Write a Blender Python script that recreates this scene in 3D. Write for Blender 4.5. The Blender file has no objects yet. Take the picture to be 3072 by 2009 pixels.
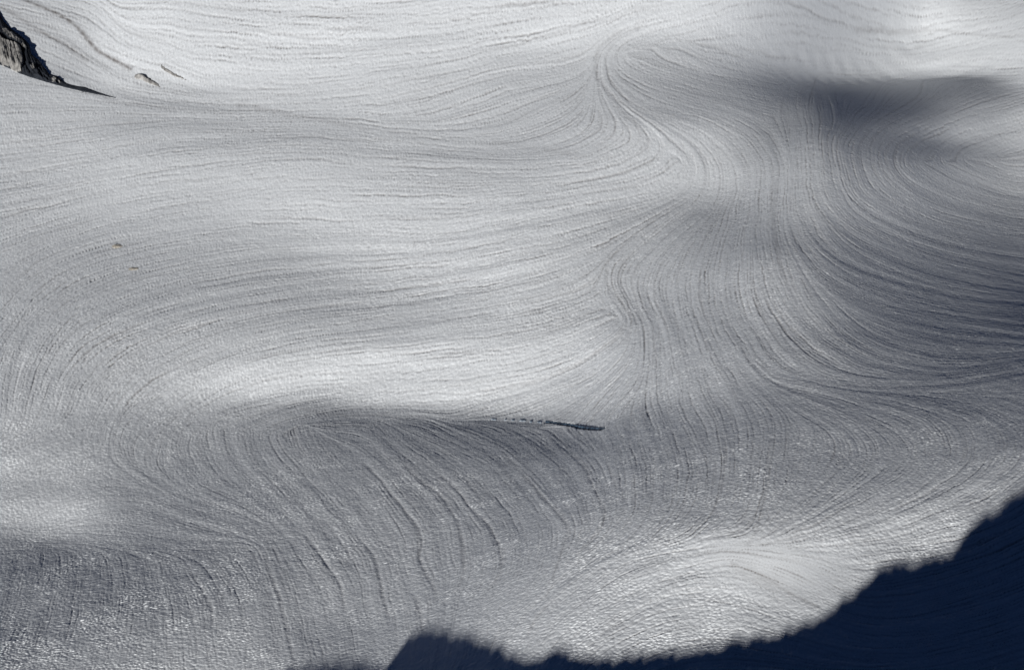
import bpy, bmesh, math, random
import numpy as np
random.seed(7)
rng = np.random.default_rng(11)
sc = bpy.context.scene
COL = sc.collection

# ------------------------------------------------------------------ place
EYE = 300.0                      # height of the view point above the snow basin (m)
PITCH = math.radians(30.0)
TV = 0.2217
TH = TV * 1024 / 669
SUN_EL = math.radians(14.0)
LX, LY = 0.35, 0.937            # horizontal direction in which the sunlight travels
CP, SP = math.cos(PITCH), math.sin(PITCH)

# snowfield heights (cm) shaped to give its tones under the sun, 140 rows from near to far, 90 columns
NU, NV = 90, 140
# each row: first height, then the step from one column to the next
HB = [
[3088,18,21,25,29,32,36,40,43,47,49,53,59,67,76,85,93,106,124,142,152,152,152,148,147,146,149,151,151,150,147,142,137,130,123,112,102,93,80,67,54,44,41,45,49,43,34,24,14,4,-4,-14,-21,-31,-40,-53,-76,-77,-80,-110,-145,-168,-181,-189,-199,-214,-229,-242,-251,-258,-266,-268,-267,-266,-253,-226,-181,-130,-81,-41,-16,1,10,10,5,8,19,26,32,27],
[3034,19,23,26,30,33,37,40,44,47,51,54,59,67,77,85,93,107,124,142,152,154,152,150,147,148,149,151,152,148,146,142,135,127,119,110,98,88,77,64,52,42,38,40,43,36,28,19,12,4,-6,-17,-29,-38,-51,-69,-66,-70,-99,-128,-150,-168,-178,-189,-204,-220,-234,-245,-259,-274,-282,-284,-285,-285,-271,-237,-182,-113,-52,-7,20,32,36,31,21,13,15,23,29,30],
[2980,20,24,27,30,34,38,42,45,49,52,55,60,68,77,86,94,107,126,142,154,155,154,152,149,148,151,151,152,148,145,139,132,125,117,105,94,85,74,61,49,37,33,33,36,33,26,20,10,0,-10,-21,-30,-47,-64,-58,-63,-87,-112,-132,-151,-163,-180,-196,-212,-224,-237,-257,-277,-289,-300,-306,-310,-313,-303,-262,-185,-92,-13,39,65,70,64,53,39,24,15,18,24,30],
[2925,21,24,28,32,35,39,43,47,51,54,57,61,70,78,87,95,109,126,145,156,158,156,154,150,151,151,152,151,147,143,136,130,121,113,102,91,81,71,57,44,32,28,30,34,32,25,15,6,-3,-12,-24,-38,-53,-51,-58,-79,-100,-117,-133,-146,-165,-182,-200,-213,-230,-251,-271,-292,-309,-322,-333,-341,-354,-353,-306,-199,-62,47,109,124,113,95,74,52,34,17,14,19,25],
[2869,22,25,29,32,37,41,46,50,54,56,59,62,71,79,88,96,111,130,148,158,161,159,156,154,152,152,152,150,145,140,134,125,118,109,98,88,78,67,53,40,28,25,29,34,28,19,12,4,-5,-17,-27,-43,-44,-48,-68,-90,-106,-118,-132,-150,-166,-181,-197,-217,-241,-265,-286,-307,-331,-349,-362,-377,-406,-431,-393,-238,-9,153,209,198,165,129,92,61,35,18,10,12,19],
[2812,22,26,30,34,40,44,50,54,57,58,60,63,71,80,90,99,115,133,151,163,164,163,160,155,154,153,151,148,143,136,130,122,113,106,94,84,74,64,50,37,26,24,28,29,22,16,9,1,-9,-20,-32,-37,-37,-57,-76,-94,-106,-117,-137,-152,-164,-177,-197,-225,-249,-276,-302,-326,-351,-376,-393,-415,-462,-551,-537,-237,37,286,344,297,218,156,108,67,31,10,3,5,13],
[2753,24,27,31,37,43,51,55,57,59,59,60,64,71,82,92,104,119,138,156,167,169,167,164,158,154,152,150,146,139,132,125,118,110,101,90,79,70,59,48,37,27,22,23,23,21,13,6,-3,-13,-23,-30,-30,-43,-62,-80,-91,-102,-121,-139,-149,-161,-179,-203,-229,-257,-286,-316,-346,-374,-400,-423,-441,-533,-704,-422,-132,102,274,338,336,282,189,120,69,16,-13,-8,-1,8],
[2693,24,29,33,41,53,57,60,59,59,59,59,64,73,85,97,109,124,144,162,173,175,171,167,159,155,151,147,141,135,128,121,112,105,97,85,76,65,56,46,34,25,20,19,22,20,12,5,-5,-13,-22,-24,-33,-50,-66,-80,-89,-104,-124,-136,-144,-159,-182,-207,-232,-264,-296,-329,-365,-396,-424,-458,-588,-818,-538,-249,-56,134,273,344,338,284,217,150,94,16,-14,-21,-4,5],
[2632,24,29,35,48,70,66,60,59,57,58,58,64,75,92,104,115,131,151,169,180,181,175,169,160,153,148,143,138,129,123,114,107,100,92,82,71,63,54,43,32,21,17,20,24,18,11,4,-5,-12,-19,-23,-37,-56,-67,-79,-89,-108,-123,-129,-139,-159,-183,-207,-237,-267,-304,-341,-382,-415,-460,-728,-930,-704,-303,-119,7,164,281,346,336,285,218,150,90,30,29,-13,-3,5],
[2567,23,24,21,31,72,71,70,67,70,63,72,73,88,100,112,121,139,162,177,188,185,179,169,159,151,144,138,132,123,115,108,102,94,87,78,69,61,52,42,29,19,17,20,23,20,11,3,-5,-11,-16,-24,-43,-57,-67,-76,-89,-108,-117,-123,-137,-159,-181,-210,-238,-270,-306,-345,-397,-467,-838,-1032,-866,-522,-132,-17,61,193,294,347,335,283,218,150,91,44,52,-2,3,7],
[2497,18,16,12,23,69,70,67,68,64,68,64,75,95,122,153,167,157,173,185,196,190,179,168,157,146,139,132,124,116,108,101,95,88,83,75,67,61,50,40,29,18,16,20,23,19,13,5,-2,-10,-15,-29,-47,-54,-64,-74,-89,-103,-109,-118,-136,-156,-182,-208,-238,-270,-301,-337,-422,-867,-1220,-991,-781,-323,-3,68,112,220,308,350,333,282,217,152,93,55,64,11,9,12],
[2420,12,9,6,20,68,66,67,64,65,63,61,66,89,121,148,172,214,287,208,197,191,178,165,153,141,132,124,116,107,100,93,88,83,79,73,67,59,51,39,28,19,17,17,23,20,14,8,0,-6,-17,-34,-46,-51,-61,-72,-85,-95,-102,-113,-130,-155,-179,-208,-238,-263,-290,-325,-882,-1284,-1166,-945,-664,-154,101,148,166,249,323,354,333,281,214,153,96,62,76,18,15,17],
[2338,7,4,2,19,65,65,64,64,62,58,53,61,84,116,138,159,214,282,356,295,182,177,163,146,133,123,115,106,97,91,86,83,79,77,72,66,58,50,40,29,18,15,19,24,21,17,10,3,-4,-21,-35,-43,-47,-58,-69,-79,-86,-95,-106,-127,-149,-176,-207,-233,-254,-284,-785,-1315,-1249,-1120,-896,-545,-43,189,227,232,299,356,363,333,279,210,152,100,70,84,22,21,22],
[2253,2,1,0,17,64,63,63,60,57,52,48,56,79,107,128,149,197,257,345,367,393,193,158,133,124,115,103,94,87,81,80,78,77,76,71,66,59,50,40,28,17,16,20,27,25,19,12,5,-6,-22,-34,-38,-44,-56,-63,-71,-78,-86,-100,-119,-144,-173,-200,-229,-264,-687,-1273,-1288,-1220,-1081,-834,-439,25,247,298,305,361,405,398,344,277,209,150,103,78,90,24,24,27],
[2165,0,-2,-2,17,63,61,59,56,51,47,43,51,72,97,118,135,177,247,324,376,353,363,293,145,124,98,90,81,75,74,75,76,76,75,72,66,60,50,39,26,15,17,24,31,30,24,15,4,-10,-23,-30,-34,-41,-51,-55,-62,-68,-78,-91,-112,-138,-162,-188,-244,-510,-1300,-1296,-1275,-1194,-1037,-682,-218,36,208,296,337,410,465,443,372,291,213,151,107,82,94,25,27,31],
[2078,-3,-4,-4,18,60,58,54,51,46,42,38,44,64,87,105,120,162,237,321,359,349,333,307,240,214,187,95,65,60,73,69,76,74,77,75,69,59,49,38,21,13,18,30,39,36,26,17,4,-12,-22,-27,-32,-38,-45,-46,-51,-57,-68,-81,-103,-124,-144,-174,-403,-1262,-1308,-1291,-1260,-1162,-859,-415,-160,31,177,270,328,406,492,491,405,312,228,162,116,90,100,26,30,36],
[1989,-4,-6,-6,19,56,54,50,46,41,36,32,37,55,75,91,106,153,229,312,347,338,316,264,211,197,177,177,141,141,148,109,66,77,82,81,71,58,49,34,12,8,25,39,49,41,30,18,2,-15,-21,-24,-29,-36,-36,-35,-39,-46,-56,-67,-85,-112,-129,-381,-1092,-1291,-1296,-1284,-1237,-1014,-644,-354,-125,36,163,275,343,393,480,515,438,335,244,174,129,103,120,30,35,43],
[1901,-6,-7,-8,18,53,49,45,41,35,30,25,28,45,63,77,97,147,222,302,336,319,290,233,191,166,154,158,146,129,155,134,166,184,129,194,95,41,58,28,-15,10,41,54,60,44,33,17,-2,-17,-19,-19,-27,-34,-25,-20,-23,-33,-43,-49,-67,-121,-432,-958,-1135,-1266,-1286,-1270,-1146,-826,-465,-179,-40,36,92,169,276,388,460,509,463,355,258,187,143,121,150,41,44,52],
[1813,-8,-8,-10,17,48,44,40,36,29,23,17,21,35,51,65,87,141,216,293,319,298,259,209,166,139,141,145,137,139,143,154,162,165,154,152,136,116,69,61,64,37,116,149,72,48,39,12,-9,-19,-14,-9,-34,-33,-4,1,-6,-21,-39,-25,-115,-512,-862,-985,-1140,-1251,-1275,-1219,-960,-521,-210,-87,0,61,91,99,106,218,392,474,458,370,272,199,155,140,191,57,57,63],
[1726,-10,-11,-12,14,44,39,35,30,23,16,11,14,27,43,54,71,127,210,286,300,276,232,181,139,121,131,137,136,141,146,160,160,157,154,137,130,92,85,84,61,59,107,127,156,61,30,2,-15,-17,-9,8,67,23,15,13,1,-22,-76,-261,-380,-596,-848,-1002,-1150,-1240,-1246,-1064,-575,-250,-140,-60,18,76,100,103,68,51,202,378,418,353,269,207,169,161,235,82,72,74],
[1638,-12,-13,-16,12,39,35,29,23,16,11,6,9,22,34,38,53,110,198,287,278,249,207,157,117,108,121,135,137,143,152,159,158,152,145,129,111,93,100,94,72,67,87,118,115,46,17,-6,-17,-13,0,24,54,21,16,9,-8,-43,-131,-284,-436,-654,-870,-1021,-1150,-1222,-1116,-660,-291,-180,-113,-44,28,77,102,98,44,-7,61,223,346,321,246,194,166,173,276,116,90,87],
[1550,-14,-17,-19,10,33,29,23,17,11,6,2,6,15,22,18,31,94,201,274,253,222,189,139,104,99,113,127,139,146,155,157,154,147,134,117,101,101,113,102,81,66,69,102,82,32,6,-12,-15,-8,10,34,43,19,14,4,-19,-71,-175,-323,-489,-693,-887,-1035,-1144,-1105,-742,-360,-204,-149,-98,-34,27,73,96,84,13,-51,-15,103,251,282,224,177,156,170,291,145,104,98],
[1462,-18,-20,-22,5,29,23,17,11,7,2,-1,1,5,5,-3,10,83,202,255,228,200,180,135,101,97,109,118,129,140,151,155,148,139,124,107,98,110,124,110,86,57,53,80,57,20,-4,-15,-12,1,19,37,34,18,11,-5,-36,-100,-211,-361,-535,-732,-907,-1034,-1045,-781,-427,-239,-170,-134,-89,-32,23,63,82,63,-18,-85,-62,29,165,230,196,160,145,159,256,194,116,106],
[1372,-20,-23,-24,-2,23,17,12,7,2,-1,-4,-5,-5,-11,-21,-2,74,186,230,205,183,168,139,107,105,113,119,122,126,133,140,139,129,114,103,103,119,128,115,84,47,37,57,38,9,-11,-15,-7,8,26,37,29,16,6,-14,-56,-131,-250,-399,-573,-758,-910,-937,-769,-485,-289,-191,-155,-127,-84,-31,15,46,60,37,-51,-122,-95,0,119,181,162,136,126,144,227,211,125,113],
[1283,-24,-25,-28,-10,18,11,8,3,-1,-4,-6,-9,-13,-21,-31,-8,64,145,195,185,169,156,140,111,111,116,123,122,118,122,124,127,124,113,107,110,118,118,104,72,37,29,46,23,-2,-14,-13,-1,16,30,35,25,12,0,-25,-76,-161,-285,-437,-608,-760,-803,-717,-518,-342,-209,-165,-148,-122,-79,-33,3,21,28,3,-92,-166,-133,-26,109,179,152,119,108,120,186,208,128,117],
[1194,-27,-29,-32,-13,12,7,4,0,-3,-6,-8,-12,-19,-27,-33,-11,46,104,145,161,155,148,134,113,111,115,118,116,110,120,123,125,124,127,119,114,106,96,76,51,34,37,35,10,-10,-16,-9,6,23,33,31,21,9,-8,-39,-97,-189,-314,-457,-582,-668,-637,-513,-384,-254,-166,-154,-146,-117,-76,-36,-15,-11,-14,-46,-140,-213,-177,-59,95,188,173,139,119,116,149,174,124,116],
[1107,-30,-32,-33,-13,8,3,1,-2,-5,-8,-11,-17,-23,-30,-32,-11,30,72,110,126,128,128,118,115,116,118,116,108,108,114,120,121,128,143,140,121,96,78,56,37,26,25,12,-7,-16,-14,-4,13,28,38,34,20,5,-13,-46,-108,-196,-308,-432,-536,-550,-472,-404,-307,-182,-141,-151,-142,-113,-73,-43,-37,-53,-69,-103,-194,-260,-213,-91,67,180,189,163,148,144,157,144,116,114],
[1021,-33,-34,-35,-15,4,1,-1,-4,-7,-12,-17,-25,-32,-34,-28,-4,28,61,85,93,91,90,95,113,125,126,119,112,112,114,116,118,136,152,148,123,91,71,51,34,18,4,-15,-26,-23,-14,1,19,39,60,57,40,15,-14,-49,-113,-204,-316,-422,-457,-415,-379,-342,-232,-136,-133,-148,-138,-107,-73,-53,-64,-105,-134,-165,-248,-296,-236,-109,39,155,180,168,166,173,187,159,122,119],
[931,-36,-39,-40,-20,1,-1,-3,-7,-11,-18,-30,-39,-42,-35,-11,19,44,65,75,71,66,65,77,96,109,117,115,113,113,117,118,129,147,154,142,112,78,58,40,27,16,3,-14,-21,-18,-7,9,27,50,79,84,65,29,-15,-61,-132,-226,-320,-370,-356,-333,-339,-285,-166,-105,-126,-145,-134,-103,-75,-69,-105,-169,-205,-231,-292,-311,-237,-115,16,125,164,162,164,179,225,188,134,131],
[836,-40,-44,-49,-23,-1,-2,-7,-10,-17,-29,-41,-48,-41,-20,12,43,63,71,70,63,62,63,71,73,76,85,92,104,110,114,119,134,154,155,134,101,66,44,28,18,19,16,7,0,-4,3,21,39,63,91,96,77,34,-22,-77,-151,-234,-290,-298,-286,-300,-302,-225,-115,-82,-119,-140,-129,-102,-83,-95,-157,-243,-277,-291,-310,-296,-223,-123,-7,95,140,151,158,181,246,210,145,141],
[739,-46,-50,-55,-24,-2,-5,-10,-17,-25,-39,-47,-45,-27,2,38,64,75,74,66,60,62,65,66,54,49,54,68,91,107,112,120,134,147,145,124,91,63,44,30,22,26,28,22,13,7,13,31,51,75,103,105,81,31,-31,-91,-159,-222,-248,-247,-254,-276,-263,-174,-70,-56,-109,-137,-126,-106,-97,-130,-223,-321,-336,-307,-287,-274,-225,-142,-28,72,118,132,145,173,256,229,155,147],
[638,-52,-56,-61,-29,-4,-10,-16,-25,-35,-44,-45,-31,-5,27,61,81,86,77,66,60,62,64,55,39,34,40,59,82,98,105,117,129,133,128,107,82,60,47,35,31,36,40,34,23,17,25,43,63,88,113,112,83,27,-39,-97,-159,-206,-220,-217,-234,-257,-232,-121,-21,-28,-101,-134,-126,-114,-121,-180,-299,-368,-339,-288,-274,-281,-249,-164,-47,56,106,124,135,161,223,262,165,153],
[529,-59,-65,-70,-37,-10,-15,-24,-33,-41,-42,-32,-11,19,52,80,96,93,79,68,63,63,59,45,31,31,41,61,78,87,96,106,118,116,106,90,70,56,46,36,36,43,50,45,34,29,41,60,80,102,124,121,84,23,-43,-104,-159,-197,-198,-198,-224,-242,-191,-66,22,-3,-89,-132,-131,-128,-153,-235,-351,-372,-320,-283,-294,-309,-271,-179,-60,41,96,119,135,159,209,261,173,156],
[412,-67,-78,-106,-21,-15,-22,-30,-37,-39,-31,-15,11,41,72,96,104,97,83,71,65,62,53,38,29,33,46,65,78,84,90,98,102,96,85,71,60,52,44,38,39,48,55,52,43,42,57,79,98,117,133,125,85,19,-51,-108,-157,-185,-185,-192,-220,-219,-144,-13,67,25,-82,-134,-140,-150,-195,-282,-356,-353,-322,-310,-324,-337,-288,-189,-70,31,87,114,135,161,211,254,181,160],
[290,-77,-91,-104,-35,-20,-27,-33,-35,-30,-17,3,29,58,85,104,109,99,85,74,66,60,47,36,32,39,53,69,80,86,89,92,87,77,64,54,51,48,43,38,42,52,59,56,52,54,72,94,114,130,139,124,80,13,-56,-110,-153,-177,-180,-192,-209,-184,-92,40,106,43,-78,-138,-155,-179,-228,-294,-345,-356,-352,-344,-354,-351,-288,-188,-78,16,73,105,131,163,224,247,189,165],
[167,-87,-99,-104,-42,-24,-30,-31,-28,-17,-2,18,42,67,92,107,108,99,86,76,67,57,45,37,37,48,61,75,84,92,92,89,75,58,45,40,41,43,40,38,43,54,61,62,59,65,86,109,127,140,141,121,72,4,-61,-110,-150,-175,-183,-191,-185,-133,-35,83,133,58,-77,-146,-175,-206,-245,-294,-343,-382,-388,-375,-371,-348,-274,-178,-80,4,57,90,118,154,219,260,193,170],
[46,-92,-104,-115,-32,-27,-28,-26,-18,-4,11,29,51,74,93,103,102,94,84,75,66,56,46,42,45,56,69,80,91,97,97,88,65,44,32,30,33,39,35,35,43,55,63,66,67,75,96,120,139,148,143,115,62,-5,-65,-115,-157,-186,-191,-174,-137,-74,14,119,160,71,-85,-160,-195,-223,-250,-294,-359,-423,-421,-393,-367,-330,-258,-169,-78,-4,44,77,105,141,202,263,197,174],
[-68,-95,-105,-114,-33,-26,-24,-17,-7,8,22,38,55,75,89,96,91,85,77,71,63,55,48,48,55,65,78,88,98,99,97,81,59,35,27,26,32,37,34,36,44,55,64,68,72,82,102,127,147,155,141,109,50,-16,-78,-133,-180,-204,-181,-129,-76,-14,60,154,181,68,-87,-174,-211,-230,-253,-307,-397,-459,-440,-390,-351,-307,-237,-157,-79,-12,35,66,94,130,189,246,196,172],
[-173,-98,-106,-104,-41,-22,-18,-7,4,19,30,43,58,74,83,83,77,71,66,64,57,52,49,54,65,76,87,97,104,103,94,73,52,34,27,30,34,41,41,43,48,55,64,69,75,85,103,127,147,154,135,93,32,-36,-101,-160,-202,-201,-143,-69,-12,39,105,183,195,71,-98,-190,-221,-232,-261,-332,-442,-486,-434,-375,-332,-285,-217,-142,-75,-17,26,55,85,120,171,224,193,169],
[-273,-99,-108,-110,-33,-17,-8,2,15,27,37,47,60,69,75,69,61,56,54,54,50,46,50,58,72,83,96,105,109,106,90,68,49,36,32,35,41,49,52,55,57,59,66,71,79,86,99,122,141,143,117,67,3,-64,-126,-177,-200,-173,-96,-13,45,90,140,204,207,70,-114,-199,-223,-234,-277,-378,-479,-483,-420,-356,-308,-260,-198,-135,-73,-19,21,50,78,110,155,199,185,164],
[-367,-101,-109,-120,-19,-9,0,12,23,34,42,50,59,64,64,56,47,43,45,46,44,44,50,61,73,84,97,106,109,104,87,68,48,41,39,41,49,58,65,67,66,66,72,78,86,89,98,117,130,127,89,34,-30,-91,-143,-182,-184,-142,-55,40,96,133,170,220,209,59,-115,-202,-223,-246,-312,-417,-492,-466,-396,-336,-288,-239,-181,-125,-71,-23,16,48,75,106,140,174,174,157],
[-456,-103,-111,-105,-26,-1,9,21,30,39,46,51,56,57,53,44,36,35,37,41,42,45,52,63,72,82,92,101,103,95,80,66,51,47,46,48,56,69,78,78,75,73,78,87,92,94,100,114,121,109,61,-2,-64,-117,-157,-179,-166,-110,-11,85,141,171,197,232,201,56,-116,-204,-228,-268,-346,-446,-480,-442,-376,-316,-264,-218,-170,-120,-67,-25,13,44,73,103,131,151,165,148],
[-541,-103,-111,-111,-7,7,17,27,35,43,47,50,52,49,42,34,28,29,33,39,43,48,56,63,68,76,86,93,93,82,71,59,54,54,54,57,64,77,88,86,84,80,86,94,99,99,99,109,112,90,31,-37,-98,-141,-164,-167,-140,-74,27,123,181,208,221,237,197,48,-120,-202,-241,-296,-380,-445,-461,-418,-351,-293,-246,-202,-157,-112,-68,-26,11,41,70,98,122,136,155,141],
[-618,-102,-107,-106,2,15,23,32,40,44,47,47,46,41,34,26,22,25,31,38,45,52,59,62,63,67,76,81,79,68,58,53,57,63,63,66,73,85,93,92,90,87,95,102,105,101,96,101,97,66,0,-71,-125,-153,-156,-141,-102,-34,53,146,212,238,241,243,189,36,-115,-209,-263,-324,-388,-436,-439,-390,-329,-273,-226,-187,-148,-106,-65,-27,7,39,67,94,111,123,146,135],
[-687,-99,-104,-84,-1,21,29,36,41,45,46,44,40,34,27,21,19,23,31,38,47,53,58,59,56,59,65,68,62,50,44,45,60,71,74,77,82,89,96,96,94,96,103,111,110,102,92,88,77,37,-29,-95,-135,-144,-129,-103,-60,-3,71,158,225,251,254,247,179,34,-116,-226,-282,-337,-390,-423,-414,-365,-303,-252,-211,-175,-137,-101,-65,-27,6,35,64,90,99,112,139,128],
[-746,-95,-97,-87,18,27,32,39,43,43,44,40,36,29,22,18,18,23,31,40,47,51,55,53,51,52,55,55,45,33,30,39,61,74,81,84,88,92,96,97,99,104,114,120,116,103,87,76,57,11,-50,-103,-129,-123,-98,-65,-23,22,82,167,226,254,253,242,175,31,-130,-234,-294,-347,-387,-405,-386,-335,-282,-236,-195,-162,-131,-97,-61,-29,3,35,61,84,96,95,131,121],
[-796,-89,-90,-70,17,30,36,40,42,43,40,38,32,26,20,16,19,24,32,40,45,48,49,48,45,47,46,43,30,18,19,36,58,73,81,86,89,93,96,98,103,112,124,130,121,105,84,67,39,-9,-59,-102,-113,-99,-66,-27,8,43,94,165,221,250,248,232,168,14,-131,-242,-308,-349,-379,-382,-356,-312,-262,-218,-182,-153,-122,-93,-61,-28,2,31,59,81,85,87,122,115],
[-837,-83,-84,-64,25,34,38,41,41,40,39,35,29,24,19,17,21,26,34,38,42,43,43,42,41,42,39,31,16,6,12,32,52,69,75,82,88,93,98,100,108,119,133,136,127,106,83,59,26,-21,-61,-91,-92,-74,-34,7,36,63,104,158,212,241,238,221,146,9,-135,-257,-313,-347,-364,-357,-330,-288,-242,-205,-171,-143,-117,-88,-58,-30,1,30,56,76,67,86,116,108],
[-869,-78,-74,-61,31,36,40,40,40,38,35,33,28,22,19,19,23,29,35,37,38,37,38,38,38,37,32,22,4,-3,4,28,45,59,65,72,84,95,101,106,115,126,139,140,130,107,82,54,17,-26,-56,-77,-71,-50,-4,36,64,83,112,155,202,226,225,203,130,2,-155,-260,-313,-340,-343,-333,-304,-267,-229,-190,-162,-136,-109,-83,-59,-28,0,27,54,72,69,66,110,102],
[-894,-71,-64,-44,20,37,39,39,38,36,33,30,26,23,20,21,26,31,35,36,34,33,34,34,35,32,24,11,-3,-9,2,21,39,45,52,61,77,95,104,113,122,133,144,143,131,108,80,51,10,-26,-49,-61,-51,-28,24,63,88,102,121,156,194,211,209,183,115,-21,-162,-261,-309,-324,-325,-308,-283,-250,-213,-181,-152,-126,-104,-80,-55,-30,0,26,50,67,54,64,105,96],
[-912,-64,-58,-51,33,38,39,37,36,33,31,28,25,22,22,24,29,34,35,33,31,30,31,31,30,26,16,2,-9,-11,2,17,30,33,39,51,71,91,104,116,129,138,148,144,132,107,80,47,7,-23,-41,-44,-32,-5,47,88,111,118,129,161,188,199,190,165,91,-39,-166,-262,-297,-309,-304,-289,-264,-233,-202,-171,-143,-119,-96,-75,-55,-28,-2,25,48,63,54,48,99,90],
[-925,-57,-54,-40,28,38,37,36,34,31,29,27,23,23,24,28,32,35,35,31,29,28,29,28,25,18,8,-5,-11,-10,2,14,21,22,27,43,65,85,100,115,132,142,150,143,132,107,79,45,7,-18,-30,-28,-14,17,69,111,132,132,138,165,186,188,173,144,64,-50,-172,-253,-285,-294,-288,-271,-247,-220,-191,-162,-135,-109,-91,-71,-51,-29,-2,23,45,59,46,43,90,85],
[-934,-53,-52,-38,32,37,36,34,32,30,28,25,24,25,26,32,35,37,33,30,27,27,27,25,19,10,0,-7,-12,-7,3,10,13,11,18,36,58,78,93,111,131,144,150,143,131,107,78,45,9,-11,-18,-12,3,38,89,133,150,146,148,169,186,180,158,119,45,-62,-176,-242,-275,-281,-274,-254,-233,-208,-181,-154,-124,-103,-84,-66,-50,-28,-3,21,44,53,23,51,85,78],
[-941,-50,-48,-37,33,36,34,32,31,28,27,26,25,27,31,35,37,37,32,28,26,26,24,22,12,4,-6,-10,-10,-3,3,8,6,2,11,30,52,69,84,105,126,145,149,142,129,105,77,46,13,-2,-5,4,22,57,108,153,167,159,159,175,188,173,144,97,29,-79,-171,-237,-265,-270,-260,-241,-219,-197,-173,-143,-118,-94,-78,-63,-46,-29,-3,21,40,49,30,28,80,73],
[-947,-48,-47,-33,31,34,33,31,29,28,27,26,29,30,34,38,39,36,31,26,24,23,21,16,6,-3,-9,-11,-6,1,4,5,-1,-4,7,25,48,61,76,97,120,141,145,140,126,104,76,46,18,7,10,23,41,75,123,172,183,173,170,184,190,171,128,80,8,-86,-170,-232,-257,-259,-248,-229,-207,-189,-162,-137,-109,-87,-72,-57,-45,-27,-4,19,38,45,11,31,75,68],
[-951,-46,-45,-39,34,33,31,30,28,27,28,29,32,34,38,40,38,35,30,24,21,19,17,9,1,-9,-12,-9,-2,5,5,3,-7,-8,5,23,43,56,70,92,113,134,137,133,122,101,74,46,23,18,27,41,61,92,140,186,198,185,181,196,197,167,116,65,-12,-91,-174,-225,-251,-250,-237,-215,-198,-178,-156,-130,-101,-80,-64,-53,-43,-27,-4,18,35,36,-6,40,68,63],
[-954,-45,-46,-32,28,31,30,28,28,27,29,32,35,39,40,41,38,33,28,21,17,15,10,4,-5,-13,-13,-7,3,8,7,1,-10,-10,4,22,40,54,68,88,109,125,126,123,112,95,72,46,29,29,44,60,79,108,155,198,211,197,192,208,207,167,108,45,-23,-101,-175,-222,-244,-241,-225,-206,-187,-171,-150,-122,-94,-71,-58,-49,-40,-26,-5,16,33,34,-9,24,65,58],
[-954,-44,-43,-35,30,30,28,27,27,28,30,33,38,40,42,40,37,31,26,17,13,9,4,-2,-10,-15,-13,-4,8,12,9,-1,-11,-9,3,23,39,53,68,88,105,115,114,109,100,90,69,47,36,39,61,78,96,120,167,208,222,208,203,216,217,170,105,29,-33,-113,-173,-220,-236,-232,-215,-196,-180,-165,-142,-117,-84,-64,-51,-44,-39,-25,-5,15,30,27,-19,23,59,54],
[-951,-43,-44,-25,27,27,27,27,27,28,31,33,37,39,40,38,34,29,21,14,7,3,-2,-7,-13,-15,-11,0,11,14,9,-2,-11,-8,6,26,41,56,71,89,104,106,100,94,88,82,68,49,42,52,77,96,112,130,175,214,230,218,210,223,222,174,98,23,-45,-115,-171,-216,-229,-222,-207,-187,-174,-158,-137,-108,-77,-55,-44,-41,-36,-25,-5,14,27,22,-22,12,55,49],
[-946,-40,-39,-24,27,27,26,26,27,29,30,31,33,35,36,35,30,23,16,9,1,-3,-7,-12,-14,-12,-8,4,13,13,7,-6,-10,-4,12,32,45,58,73,91,105,101,89,80,77,77,66,52,50,64,93,115,126,142,178,217,233,223,217,228,223,177,91,20,-51,-111,-171,-207,-222,-215,-198,-181,-166,-153,-130,-102,-68,-47,-37,-38,-35,-23,-6,13,24,11,-47,30,50,45],
[-939,-37,-34,-16,18,26,27,26,28,29,29,27,27,29,31,29,24,17,10,3,-4,-10,-12,-13,-13,-9,-3,7,12,10,0,-8,-9,3,21,39,50,59,71,90,105,97,81,72,71,73,66,58,59,78,110,132,140,151,183,218,233,225,218,229,223,174,90,18,-49,-107,-164,-202,-215,-208,-190,-174,-161,-146,-124,-95,-60,-38,-31,-34,-33,-24,-5,11,21,12,-39,3,46,42],
[-933,-35,-31,-30,27,27,27,28,29,29,26,23,22,23,25,23,18,11,4,-3,-11,-14,-15,-15,-11,-8,0,7,7,2,-8,-13,-7,7,28,47,58,62,72,89,101,93,79,69,69,71,68,63,70,95,131,153,155,161,185,219,232,223,215,224,220,166,93,18,-40,-101,-154,-198,-210,-200,-183,-165,-156,-139,-120,-85,-53,-30,-25,-32,-32,-22,-6,11,17,1,-58,16,41,38],
[-929,-35,-33,-24,19,27,28,29,29,27,24,18,18,19,20,18,13,6,-1,-8,-15,-19,-17,-16,-12,-9,-3,0,-3,-9,-19,-19,-9,5,28,48,64,74,83,96,101,93,79,69,70,72,69,68,79,113,156,179,175,172,187,219,231,219,211,214,211,158,93,25,-29,-91,-148,-192,-204,-192,-174,-159,-149,-134,-113,-79,-43,-24,-21,-29,-31,-22,-5,8,14,-6,-58,7,38,35],
[-928,-35,-35,-35,26,28,28,29,28,26,19,16,14,16,16,14,9,2,-4,-13,-20,-23,-20,-18,-18,-17,-13,-13,-16,-26,-31,-25,-12,4,25,44,69,86,100,108,109,97,81,72,74,75,72,72,89,132,183,208,198,186,192,219,228,216,204,204,196,150,90,36,-19,-77,-144,-186,-196,-184,-164,-153,-142,-130,-105,-73,-36,-17,-18,-26,-30,-21,-6,8,10,-16,-80,24,35,30],
[-928,-37,-40,-31,23,28,28,28,27,22,17,14,13,14,13,10,3,-3,-10,-19,-28,-29,-28,-27,-31,-34,-34,-31,-32,-37,-35,-24,-6,17,38,56,73,88,100,113,112,98,81,75,78,80,79,82,102,153,210,240,223,202,200,221,226,212,197,192,181,143,87,47,-11,-67,-138,-181,-187,-172,-156,-145,-137,-124,-101,-64,-32,-11,-13,-25,-29,-21,-6,6,6,-17,-66,-1,31,28],
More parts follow.
